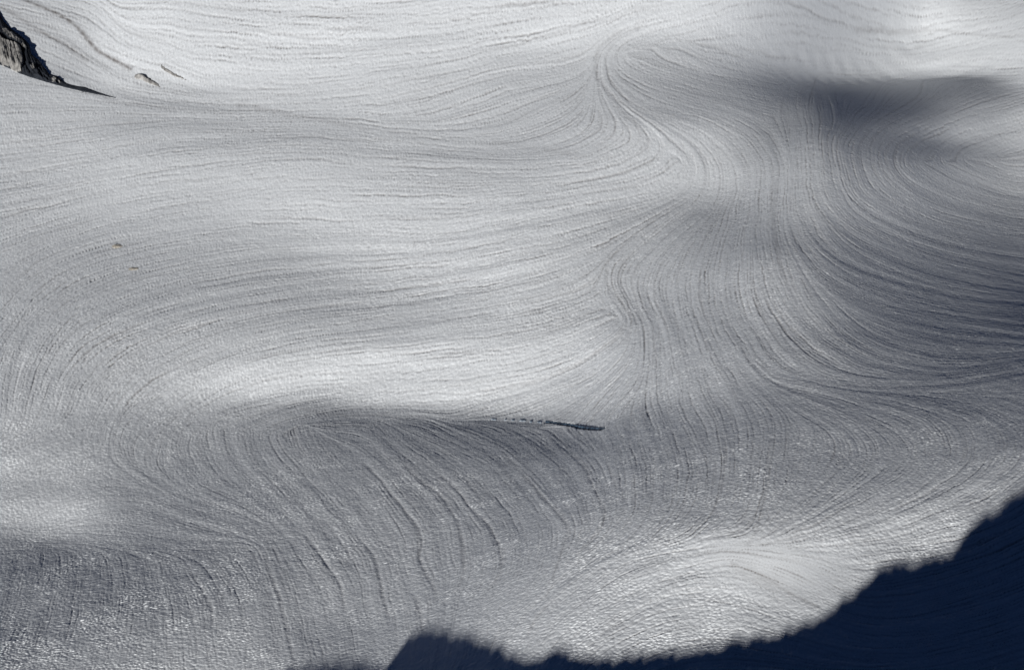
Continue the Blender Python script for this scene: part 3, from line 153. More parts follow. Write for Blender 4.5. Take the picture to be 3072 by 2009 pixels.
[958,22,24,24,25,-15,-17,-19,-21,-24,-28,-31,-32,-30,-27,-22,-21,-20,-19,-15,-10,1,17,33,50,63,76,91,104,112,112,105,98,96,99,103,108,109,110,109,106,103,98,94,90,85,77,68,61,52,46,38,34,31,26,23,22,20,19,17,13,11,9,5,5,2,2,1,1,1,0,2,1,1,0,1,-1,-2,-3,-4,-6,-7,-8,-8,-10,-10,-9,-8,-9,-9],
[983,22,25,28,22,-16,-18,-20,-22,-25,-28,-32,-34,-31,-27,-24,-21,-20,-18,-15,-9,2,18,34,50,65,77,92,106,114,113,107,99,96,99,103,106,108,109,106,104,100,95,92,87,82,74,66,58,52,43,38,33,30,25,23,22,20,19,16,14,11,8,6,5,3,1,2,1,1,1,1,1,1,0,0,0,-2,-3,-4,-6,-7,-8,-8,-11,-9,-8,-9,-8,-8],
[1006,23,25,29,16,-11,-19,-20,-23,-25,-29,-33,-35,-32,-29,-24,-21,-20,-18,-14,-8,3,18,36,51,65,79,94,107,115,115,108,100,96,99,103,105,107,106,105,101,97,93,89,84,80,71,64,56,50,42,36,33,29,25,23,21,20,18,17,14,11,8,6,5,3,2,2,1,1,1,1,1,1,0,0,0,-2,-4,-4,-5,-7,-8,-8,-11,-9,-8,-8,-8,-8],
[1028,22,25,27,17,-7,-19,-21,-23,-26,-30,-34,-36,-33,-30,-25,-22,-19,-17,-13,-8,4,18,37,52,66,81,95,109,117,115,109,101,98,98,102,104,105,105,103,99,94,90,86,82,77,69,62,54,48,41,35,32,28,25,22,21,20,18,17,13,12,8,6,5,3,3,1,2,1,1,1,1,1,1,-1,-1,-2,-3,-4,-6,-6,-8,-8,-10,-9,-8,-8,-8,-7],
[1048,22,25,26,25,-10,-20,-21,-23,-27,-31,-35,-37,-34,-31,-25,-23,-19,-17,-12,-7,4,19,37,53,68,82,97,111,117,117,110,103,98,98,101,103,103,103,101,97,92,87,84,79,74,67,59,53,46,40,34,31,28,24,22,20,20,19,16,14,11,8,6,5,4,2,2,2,1,2,1,1,0,1,-1,-1,-2,-3,-4,-6,-6,-8,-8,-9,-10,-7,-8,-8,-7],
[1067,23,25,28,35,-19,-20,-21,-24,-27,-33,-36,-38,-35,-31,-26,-22,-20,-16,-12,-7,4,20,38,54,69,83,100,112,119,118,111,104,98,98,100,102,102,101,99,94,89,86,81,77,71,65,57,51,45,38,33,31,27,24,21,20,19,19,16,14,11,9,6,5,4,2,2,2,2,1,1,1,1,0,-1,-1,-2,-3,-4,-6,-6,-7,-8,-9,-10,-7,-8,-8,-7],
[1085,22,25,28,26,-5,-19,-22,-23,-29,-33,-38,-39,-36,-32,-27,-22,-19,-15,-12,-6,4,19,39,55,71,85,101,114,120,120,112,104,99,98,99,100,101,99,97,92,87,83,78,75,70,62,55,49,44,37,32,29,27,23,21,19,20,18,17,13,12,8,7,4,5,2,2,2,2,1,1,1,1,0,0,-2,-2,-3,-4,-6,-6,-7,-8,-9,-9,-8,-7,-7,-8],
[1101,22,24,27,23,7,-20,-21,-24,-29,-35,-39,-41,-37,-33,-26,-22,-19,-15,-11,-6,5,19,38,57,72,86,105,115,122,120,114,105,99,97,98,99,99,98,94,90,85,80,77,72,67,61,53,47,42,36,31,29,26,23,20,19,20,18,16,14,11,9,6,5,5,3,2,2,1,2,1,1,0,0,0,-2,-2,-3,-4,-5,-7,-7,-8,-9,-8,-8,-7,-7,-7]
]
HB = np.cumsum(np.array(HB, float), axis=1) / 100
# courses of the melt rills, of the deeper runnels, of dirt bands, the second a shading edge painted as one; all in metres on the ground
FLOW = [[(-209.9,828.9),(-165.0,810.6),(-115.0,793.9),(-66.9,780.8),(-20.7,782.0),(25.8,794.3),(61.3,804.7)],
    [(-186.7,794.5),(-149.3,783.2),(-100.9,768.7),(-54.4,761.2),(-9.0,771.4),(25.6,784.1),(53.7,792.9)],
    [(-158.5,765.0),(-110.9,754.1),(-76.6,753.5),(-42.9,758.8),(2.4,773.9),(32.5,784.1)],
    [(-222.2,853.4),(-142.2,821.7),(-68.3,802.7),(2.5,802.6),(49.7,808.9)],
    [(-143.2,755.2),(-96.0,741.4),(-64.6,743.2),(-31.5,754.8),(2.4,766.3),(30.0,775.4),(46.4,783.1),(58.1,787.7)],
    [(-96.8,726.6),(-74.5,725.4),(-52.9,732.4),(-24.5,746.3),(2.4,756.3),(25.0,760.3),(41.2,768.9)],
    [(-62.6,711.3),(-41.3,719.2),(-19.8,735.5),(2.3,745.8),(24.8,751.3),(41.9,757.9)],
    [(-40.6,702.7),(-23.7,715.4),(-2.1,732.5),(17.9,740.5),(33.5,742.5),(43.6,745.1)],
    [(44.7,744.6),(35.2,729.3),(24.0,720.0),(10.9,710.6),(-2.0,695.1),(-18.9,689.3),(-39.9,687.8)],
    [(44.6,742.1),(39.2,719.6),(32.1,704.1),(23.3,692.4),(8.5,683.2),(-8.2,678.3)],
    [(44.4,739.7),(41.2,716.2),(39.8,695.5),(35.3,677.2),(22.6,666.7),(2.1,661.8)],
    [(45.4,736.7),(47.5,713.9),(49.4,691.7),(47.2,669.2),(38.5,656.4),(22.1,648.3),(2.1,650.0)],
    [(46.2,730.9),(53.3,703.8),(58.5,686.0),(61.6,670.1),(58.6,655.9),(49.8,642.6),(37.5,634.7),(21.7,632.3)],
    [(46.8,765.9),(44.6,752.5),(45.0,736.7),(49.6,712.9),(56.7,690.8),(66.3,678.3),(70.8,669.1),(69.9,656.2),(63.9,642.5),(53.2,631.8),(41.0,624.4)],
    [(86.4,793.4),(72.1,789.3),(57.9,782.6),(48.2,771.9),(44.1,757.4),(44.7,736.7),(51.4,707.1),(62.7,686.0),(76.4,674.3),(84.0,664.7),(84.6,648.5),(79.3,634.4),(68.3,621.5)],
    [(86.1,789.8),(64.9,784.2),(58.6,775.0),(56.6,759.5),(59.2,746.2),(70.4,732.4),(89.8,726.4),(112.4,729.4),(135.4,731.8)],
    [(85.9,786.7),(78.4,779.0),(76.3,765.5),(81.1,754.5),(96.5,749.3),(120.7,758.0),(146.8,773.3)],
    [(105.4,794.6),(97.5,785.5),(95.5,775.9),(100.5,766.2),(117.5,771.1),(144.2,788.2)],
    [(125.9,806.2),(120.0,795.6),(119.3,787.8),(129.3,788.7),(151.9,806.9)],
    [(154.5,831.8),(136.3,808.6),(133.0,800.9),(141.0,803.3),(162.0,824.2)],
    [(51.1,740.2),(66.8,713.5),(87.7,705.5),(109.1,702.3),(120.4,690.2),(122.8,664.7),(121.0,633.8),(116.7,609.7),(112.0,585.5),(109.3,564.7),(106.0,533.9),(105.4,514.2),(106.6,496.0),(110.9,475.1),(117.8,462.5)],
    [(61.2,695.6),(77.7,689.7),(94.3,685.2),(105.7,673.6),(108.1,644.8),(105.0,621.6),(98.9,590.9),(91.2,561.1),(85.4,529.6)],
    [(76.7,677.7),(91.0,673.7),(95.6,657.0),(94.5,637.7),(89.1,616.0),(79.3,596.7),(68.5,581.3)],
    [(-261.6,716.9),(-207.3,722.6),(-163.7,727.6),(-130.7,730.0),(-96.2,721.1),(-62.1,703.8),(-29.4,688.7),(-8.2,676.0)],
    [(-271.6,754.6),(-250.1,759.0),(-212.0,753.7),(-164.9,734.3),(-128.7,715.7),(-82.9,696.3),(-39.5,678.7),(2.1,661.8),(28.1,648.3)],
    [(-256.7,698.6),(-203.0,703.3),(-160.8,710.7),(-105.4,705.3),(-61.2,689.6)],
    [(-250.8,677.2),(-188.0,683.7),(-135.6,688.8),(-81.5,680.5),(-39.2,672.0),(2.1,654.7),(31.9,641.7)],
    [(-241.4,644.4),(-204.0,659.5),(-163.6,666.2),(-100.5,662.8),(-38.5,655.0),(12.0,638.8),(41.6,636.6),(62.4,650.6)],
    [(-234.1,619.0),(-208.8,636.6),(-171.1,650.6),(-119.9,652.3),(-68.4,646.9),(-17.7,634.9),(21.6,628.6),(51.5,637.4),(70.7,653.4)],
    [(-227.0,594.4),(-209.9,617.2),(-178.1,634.8),(-128.7,641.9),(-77.6,636.1),(-27.3,624.7),(11.7,619.7),(45.1,628.1),(70.0,644.4)],
    [(-220.1,570.7),(-212.4,597.2),(-190.8,620.0),(-147.0,630.2),(-96.7,627.2),(-46.5,615.3),(2.0,607.3),(40.7,617.9),(71.4,635.9)],
    [(-207.1,544.6),(-203.1,569.8),(-189.0,595.8),(-153.7,612.3),(-105.1,614.7),(-55.6,604.7),(-7.5,596.2),(30.6,606.4),(60.6,623.4),(77.5,637.3)],
    [(-191.2,532.4),(-186.8,557.0),(-169.6,577.9),(-140.2,591.4),(-103.4,600.9),(-64.8,598.7),(-26.4,594.3),(11.4,595.4),(40.3,608.2),(68.7,627.0)],
    [(-177.9,515.2),(-172.8,537.2),(-155.9,557.9),(-127.6,573.0),(-92.0,584.6),(-54.4,586.0),(-20.4,581.2),(11.2,583.6),(39.8,598.1),(66.0,617.3)],
    [(-173.0,482.6),(-175.0,503.2),(-168.0,524.2),(-149.2,542.9),(-121.6,558.8),(-86.5,569.9),(-49.9,573.9),(-12.7,570.9),(16.7,576.8),(39.4,589.4),(65.3,609.0)],
    [(-182.9,476.8),(-186.8,500.3),(-187.5,525.5)],
    [(-191.1,477.2),(-197.0,503.6),(-199.1,529.4)],
    [(-160.2,475.9),(-158.6,497.7),(-147.7,518.2),(-126.9,536.8),(-97.1,552.1),(-61.8,560.5),(-25.3,561.0),(1.9,560.6),(23.8,568.7),(44.8,586.7)],
    [(-149.6,471.4),(-145.7,491.0),(-132.6,510.5),(-111.2,526.4),(-81.2,538.5),(-46.2,545.1),(-15.9,543.8),(10.7,546.9),(28.8,556.2),(40.1,567.4)],
    [(-138.7,472.7),(-131.2,492.7),(-115.4,508.8),(-91.4,520.8),(-59.2,528.5),(-24.3,529.4),(5.3,532.9),(26.4,540.8),(37.4,548.7)],
    [(-128.3,476.8),(-120.3,496.5),(-103.6,509.2),(-77.3,517.3),(-42.9,519.5),(-11.9,518.6),(15.5,522.5),(34.7,530.7)],
    [(-116.6,483.9),(-104.3,500.7),(-83.2,508.3),(-52.7,510.5),(-21.9,507.9),(5.1,509.1),(25.5,514.2),(41.0,520.2)],
    [(-98.9,497.7),(-76.0,503.2),(-48.7,501.5),(-21.6,498.5),(1.7,498.1),(21.8,503.1),(40.4,511.2)],
    [(47.3,514.6),(39.9,502.6),(29.9,498.0),(16.6,493.4),(1.7,491.4),(-14.8,491.0),(-31.4,492.2),(-51.7,496.1),(-72.4,500.7),(-92.3,499.0),(-111.4,492.7),(-123.1,483.5),(-129.8,468.1),(-131.5,453.4)],
    [(48.4,507.7),(45.3,486.8),(38.3,476.4),(28.9,476.9),(16.3,482.9),(1.7,486.7)],
    [(50.9,497.8),(49.2,475.7),(45.0,461.2),(38.4,454.3),(35.2,451.1)],
    [(56.9,492.6),(55.2,466.0),(52.9,449.4),(52.7,431.3)],
    [(65.1,480.6),(64.1,457.4),(63.7,440.0),(65.8,421.2)],
    [(-6.4,476.8),(5.0,483.4),(18.1,488.8),(31.3,493.7),(41.2,497.9)],
    [(-21.1,478.9),(-11.4,484.7),(1.7,486.7)],
    [(12.8,469.6),(21.0,477.0),(30.8,481.9),(40.6,488.1)],
    [(25.1,460.5),(30.1,469.0),(36.7,475.1),(43.8,488.5),(48.2,503.8)],
    [(-80.4,483.9),(-64.8,492.3),(-48.2,493.1),(-31.4,491.4)],
    [(-95.9,477.2),(-84.5,489.8),(-68.5,495.2)],
    [(67.2,609.0),(54.4,590.8),(42.1,570.5),(39.6,557.1),(41.4,542.5),(45.6,525.9),(47.6,508.1),(48.3,484.2)],
    [(70.6,604.0),(57.7,584.5),(47.3,566.5),(43.6,549.1),(46.6,529.4),(51.6,505.5),(50.9,477.8),(50.3,452.3)],
    [(74.7,588.1),(63.8,569.6),(57.0,552.2),(55.4,532.4),(58.0,504.6),(60.1,476.8),(60.4,450.0),(60.5,424.5)],
    [(83.4,584.1),(75.0,557.6),(69.2,534.6),(68.2,508.8),(69.8,480.9),(72.4,452.3),(74.1,430.8)],
    [(93.2,589.5),(85.3,555.3),(79.9,525.7),(77.9,496.2),(79.4,471.1),(82.2,448.0),(87.5,425.7)],
    [(99.8,584.1),(93.7,541.5),(90.3,516.9),(89.5,493.5),(91.6,470.5),(95.5,447.9),(102.7,430.6)],
    [(108.1,525.6),(107.1,499.5),(109.9,478.5),(116.2,462.1),(126.4,451.7),(143.9,448.2)],
    [(114.2,552.2),(116.4,534.4),(121.7,516.4),(133.9,508.7),(150.7,507.1),(176.5,508.1),(195.3,499.5)],
    [(126.1,612.5),(121.6,580.1),(123.2,553.1),(130.8,536.6),(148.2,533.7),(174.8,532.8),(206.0,531.6)],
    [(139.9,637.7),(135.8,609.3),(136.1,589.2),(144.1,576.0),(158.8,572.8),(182.1,573.6),(204.2,570.8),(217.7,566.8)],
    [(152.6,652.1),(149.9,627.4),(150.3,608.4),(159.0,601.4),(177.7,603.5),(206.0,610.4),(231.6,609.3)],
    [(181.0,685.8),(173.6,662.3),(170.4,642.1),(175.9,633.1),(191.3,634.1),(217.6,644.2),(243.3,645.8)],
    [(206.2,715.7),(188.2,683.3),(181.6,659.8),(185.9,649.3),(202.7,654.4),(226.3,659.9),(248.4,661.9)],
    [(228.9,740.0),(209.9,711.7),(198.1,683.0),(199.8,670.6),(216.2,672.4),(240.8,679.2)],
    [(253.1,758.8),(229.7,733.7),(216.4,705.3),(216.5,691.9),(233.7,695.1),(259.8,698.7)],
    [(281.8,775.8),(257.7,757.6),(237.1,734.4),(228.7,712.1),(233.9,705.2),(254.2,710.2)],
    [(279.3,766.4),(260.8,750.6),(250.8,732.0),(255.6,723.7),(267.2,724.4)],
    [(177.0,832.3),(175.9,811.8),(170.0,758.4),(161.8,707.9)],
    [(227.1,880.5),(216.1,838.5),(195.4,767.1),(172.4,706.3),(157.6,666.7)],
    [(255.0,885.1),(243.2,840.4),(225.8,793.3),(201.8,745.6),(180.9,704.8)],
    [(272.7,856.2),(253.9,816.5),(229.8,781.2),(204.6,737.9)],
    [(291.3,841.7),(270.6,814.4),(244.3,781.6),(214.4,739.6)],
    [(153.8,801.7),(149.0,772.2),(143.7,727.9),(136.7,675.6),(130.9,636.2)],
    [(292.0,811.8),(267.1,792.9),(233.9,760.4),(204.8,719.6)],
    [(72.4,792.9),(121.0,806.6),(180.6,864.0),(215.3,900.2),(279.8,937.7),(315.9,898.2)],
    [(96.5,802.6),(181.4,871.8),(322.4,922.6)],
    [(179.4,852.6),(215.2,899.0),(266.2,937.3)],
    [(178.4,843.4),(199.7,873.3),(243.4,923.6),(290.4,926.2)],
    [(238.9,898.7),(261.3,913.8),(287.6,913.6),(313.4,888.3)],
    [(244.7,899.4),(269.3,889.8),(302.5,847.4)],
    [(146.6,806.5),(177.7,837.5),(228.9,890.3),(245.1,901.5)],
    [(272.7,905.3),(307.8,866.6)],
    [(-178.7,428.1),(-169.5,438.4),(-161.3,448.5),(-152.5,457.0)],
    [(-182.9,442.8),(-173.3,452.9),(-164.6,461.5)],
    [(-175.4,416.6),(-165.3,428.5),(-151.9,441.2),(-144.0,446.9)],
    [(-165.6,412.8),(-154.5,421.4),(-141.0,427.6),(-125.7,426.8)],
    [(-148.8,471.4),(-146.4,457.4),(-140.9,446.9),(-127.1,432.8),(-112.6,418.1),(-100.0,410.2),(-83.5,398.0)],
    [(-127.5,472.7),(-125.5,458.3),(-117.3,441.2),(-106.3,427.6),(-89.5,412.9)],
    [(-111.3,472.3),(-106.1,456.2),(-98.5,439.2),(-87.2,421.6),(-76.0,405.4)],
    [(-95.1,466.9),(-91.5,454.2),(-85.6,440.4),(-73.5,419.5),(-65.7,404.2),(-56.3,383.6)],
    [(-78.6,469.3),(-73.1,451.7),(-62.9,430.6),(-51.9,410.4)],
    [(-173.4,409.6),(-149.9,403.8),(-125.5,393.9),(-102.8,387.7),(-88.8,387.6)],
    [(-152.9,389.5),(-146.5,359.9),(-144.1,335.4),(-144.0,323.2)],
    [(-138.5,389.0),(-131.3,358.0),(-126.8,322.8)],
    [(-122.9,383.6),(-116.8,361.3),(-113.4,344.3),(-110.9,322.8)],
    [(-111.4,382.0),(-102.9,355.3),(-95.2,323.2)],
    [(-101.5,373.9),(-95.1,362.3),(-90.6,352.3),(-88.2,342.5),(-82.8,322.5)],
    [(-87.9,374.3),(-79.2,354.1),(-71.6,321.3)],
    [(-49.8,471.0),(-40.2,450.4),(-30.0,432.9)],
    [(-30.5,473.0),(-17.1,454.4),(-6.0,440.1)],
    [(-6.3,467.2),(4.7,444.5),(15.7,410.4)],
    [(37.8,424.7),(38.7,390.9),(37.4,366.0),(33.8,351.7),(25.8,341.2),(16.9,330.3)],
    [(48.6,418.3),(49.4,391.5),(47.9,370.0),(44.6,354.8),(38.0,343.1),(29.1,335.7),(19.0,323.4)],
    [(58.0,414.9),(60.4,388.8),(59.5,370.9),(56.4,355.7),(50.1,343.1),(42.5,339.3)],
    [(67.0,399.0),(64.8,377.3),(60.2,356.7),(57.3,347.7),(49.7,339.1)],
    [(91.0,390.0),(86.8,373.6),(82.9,358.4),(77.1,345.3),(69.6,335.9)],
    [(98.4,407.9),(105.1,399.5),(107.9,386.6),(103.7,373.0),(94.5,359.6),(84.8,347.6),(73.3,336.6)],
    [(113.1,411.2),(123.8,402.9),(126.0,389.1),(121.2,375.0),(109.1,362.0),(93.7,348.8),(79.4,337.0)],
    [(121.6,417.7),(134.0,410.1),(135.7,395.4),(132.0,381.3),(122.2,368.2),(105.9,353.0),(88.5,340.0),(73.0,334.0)],
    [(130.0,422.6),(148.5,411.8),(148.5,392.6),(141.0,375.9),(128.9,364.1),(110.3,349.8),(92.0,339.0),(79.0,334.2)],
    [(156.5,415.0),(161.8,400.9),(157.1,382.4),(148.4,370.1),(134.0,359.5),(112.0,345.8),(91.6,336.6)],
    [(136.0,352.8),(118.2,346.2),(97.9,337.8),(79.0,333.6),(61.1,334.2),(43.4,335.3),(25.5,335.1),(13.3,331.9)],
    [(123.0,340.1),(104.0,337.1),(85.0,333.9)],
    [(86.8,318.1),(79.1,325.4),(70.7,329.1),(62.2,332.3),(53.5,334.2)],
    [(94.3,324.6),(84.4,329.7),(75.1,331.7)],
    [(85.5,310.9),(75.1,317.7),(68.8,322.9),(61.5,326.3)],
    [(80.9,307.9),(70.6,315.8),(59.7,321.7),(48.3,324.2),(36.6,323.7),(24.6,318.3),(12.7,308.9),(6.8,298.4)],
    [(69.5,307.9),(58.7,312.7),(47.5,315.2),(35.8,312.9),(24.0,306.6)],
    [(18.2,302.6),(26.5,311.0),(36.1,317.8),(46.0,323.9),(54.6,328.3)],
    [(1.2,307.6),(4.8,319.3),(12.0,327.9),(21.8,334.5),(31.5,336.7),(43.6,337.1)],
    [(-10.6,316.7),(-10.2,327.4),(-9.2,336.1)],
    [(89.1,435.5),(117.1,429.8),(149.3,440.3),(179.9,452.8)],
    [(-238.2,855.4),(-215.6,819.0),(-186.7,794.5),(-164.3,771.9)],
    [(-296.9,847.3),(-253.0,819.9),(-217.4,778.8),(-189.7,757.3)],
    [(-260.0,799.3),(-231.9,780.3),(-204.0,759.6),(-178.7,748.0)],
    [(-52.0,439.7),(-44.7,425.2),(-40.2,413.7),(-35.0,402.3),(-30.5,391.3),(-28.5,380.9),(-29.0,371.8),(-26.3,360.5),(-23.2,350.0),(-22.2,342.2)],
    [(-37.2,435.2),(-31.2,422.8),(-25.6,413.6),(-20.8,401.8),(-17.5,389.6),(-15.6,375.4),(-14.5,360.9),(-14.3,352.7),(-16.6,345.0)],
    [(-29.6,434.0),(-23.9,424.3),(-19.1,415.1),(-13.6,398.5),(-7.7,382.9),(-4.8,368.6),(-3.1,355.6),(-3.7,346.7),(-6.4,339.8),(-9.4,335.6)],
    [(-3.3,440.3),(2.0,422.1),(6.8,403.7),(11.3,384.6),(14.8,369.4),(16.4,359.0),(14.8,349.3),(12.7,339.4),(10.0,327.5),(4.6,323.1)],
    [(14.3,445.1),(19.5,423.4),(23.6,403.2),(25.4,385.7),(27.1,368.9),(27.5,360.1),(24.9,351.2),(19.6,343.9),(18.2,338.8)],
    [(9.5,321.3),(6.5,316.8),(4.5,310.9)],
    [(-48.6,387.3),(-42.7,374.7),(-39.9,360.4),(-38.1,351.4),(-36.0,340.1)],
    [(-28.2,347.5),(-26.3,336.9),(-24.9,327.1)],
    [(-67.2,392.8),(-61.6,381.2),(-56.1,369.1),(-52.1,360.5),(-49.8,347.0)],
    [(-78.8,381.1),(-73.7,365.6),(-69.1,351.5),(-65.0,335.9),(-60.9,319.4)],
    [(-101.5,373.9),(-95.1,362.3),(-90.6,352.3),(-88.2,342.5)],
    [(81.0,391.4),(77.4,374.7),(74.8,362.0),(71.5,348.1),(68.3,338.3),(65.4,334.4)],
    [(121.0,633.8),(116.7,609.7),(112.0,585.5),(109.3,564.7),(106.0,533.9),(105.4,514.2),(106.6,496.0)],
    [(72.1,789.3),(57.9,782.6),(48.2,771.9),(44.1,757.4),(44.7,736.7),(51.4,707.1),(62.7,686.0)],
    [(47.3,514.6),(39.9,502.6),(29.9,498.0),(16.6,493.4),(1.7,491.4),(-14.8,491.0)],
    [(65.3,609.0),(54.4,590.8),(42.1,570.5),(39.6,557.1),(41.4,542.5),(45.6,525.9),(47.9,512.0)],
    [(67.0,399.0),(64.8,377.3),(60.2,356.7),(57.3,347.7)]]
GROOVE = [[(-52.02,439.71),(-44.73,425.22),(-40.15,413.68),(-35.02,402.26),(-30.53,391.35),(-28.54,380.94),(-28.97,371.82),(-26.33,360.49),(-23.17,349.99),(-22.16,342.25)],
    [(-37.2,435.21),(-31.19,422.76),(-25.58,413.59),(-20.75,401.76),(-17.48,389.63),(-15.64,375.35),(-14.52,360.93),(-14.27,352.69),(-16.56,344.98)],
    [(-29.57,433.98),(-23.87,424.32),(-19.09,415.13),(-13.56,398.52),(-7.68,382.86),(-4.81,368.57),(-3.14,355.64),(-3.71,346.71),(-6.38,339.82),(-9.41,335.55)],
    [(-3.26,440.34),(1.98,422.1),(6.84,403.66),(11.3,384.63),(14.85,369.37),(16.42,359.0),(14.84,349.29),(12.7,339.37),(9.99,327.5),(4.57,323.08)],
    [(14.27,445.11),(19.5,423.42),(23.58,403.19),(25.41,385.7),(27.09,368.9),(27.48,360.11),(24.86,351.16),(19.58,343.9),(18.15,338.79)],
    [(9.51,321.25),(6.5,316.78),(4.45,310.9)],
    [(-48.63,387.27),(-42.71,374.65),(-39.92,360.36),(-38.15,351.44),(-35.96,340.05)],
    [(-28.18,347.55),(-26.28,336.88),(-24.85,327.11)],
    [(-67.17,392.76),(-61.55,381.22),(-56.07,369.09),(-52.09,360.49),(-49.78,347.0)],
    [(-78.75,381.07),(-73.72,365.59),(-69.08,351.52),(-64.99,335.89),(-60.88,319.44)],
    [(-101.46,373.95),(-95.14,362.31),(-90.6,352.29),(-88.17,342.46)],
    [(81.01,391.44),(77.43,374.66),(74.84,362.03),(71.5,348.14),(68.28,338.26),(65.4,334.37)],
    [(120.98,633.8),(116.72,609.72),(112.04,585.49),(109.29,564.71),(106.03,533.94),(105.42,514.2),(106.56,496.02)],
    [(72.15,789.28),(57.89,782.61),(48.19,771.94),(44.14,757.41),(44.74,736.73),(51.39,707.13),(62.67,685.97)],
    [(47.29,514.6),(39.9,502.6),(29.87,498.0),(16.59,493.41),(1.73,491.35),(-14.8,490.96)],
    [(65.33,609.04),(54.45,590.79),(42.08,570.49),(39.57,557.1),(41.42,542.51),(45.56,525.89),(47.93,512.0)],
    [(67.03,398.99),(64.81,377.34),(60.25,356.7),(57.3,347.75)]]
DIRT_SHADE = [(1.05,0.75,[(-293.7,882.6),(-285.8,877.3),(-274.4,867.6),(-262.6,856.7),(-252.1,844.3),(-243.0,830.3),(-232.7,814.6),(-218.5,799.2),(-208.8,789.5)]),(1.32,0.35,[(-304.4,874.5),(-289.8,859.1),(-272.6,841.2),(-257.5,825.7),(-243.3,811.5),(-236.1,803.9)]),(2.05,0.2,[(-141.1,739.9),(-133.8,736.5),(-126.5,732.1),(-114.3,724.5)]),(1.32,0.16,[(-114.3,724.5),(-97.8,714.9),(-83.8,705.4),(-70.4,699.2)]),(0.6,0.28,[(60.4,327.5),(63.7,325.7),(68.8,322.9),(75.1,317.7),(81.7,312.7)]),(1.69,0.16,[(62.6,326.2),(66.9,323.0),(70.2,321.5)]),(1.14,0.2,[(210.2,894.1),(233.5,919.3),(267.3,943.2),(293.2,926.9),(315.9,898.2)]),(1.58,0.12,[(-305.1,876.9),(-291.5,864.6),(-279.0,855.5),(-265.9,843.3),(-252.3,827.5),(-238.7,810.3),(-222.9,793.3)]),(0.83,0.14,[(-80.9,487.7),(-63.8,481.8),(-47.4,481.6)]),(2.06,0.1,[(-8.2,678.3),(12.4,665.6),(30.2,652.1)]),(1.03,0.1,[(-98.7,331.7),(-95.2,323.2)])]
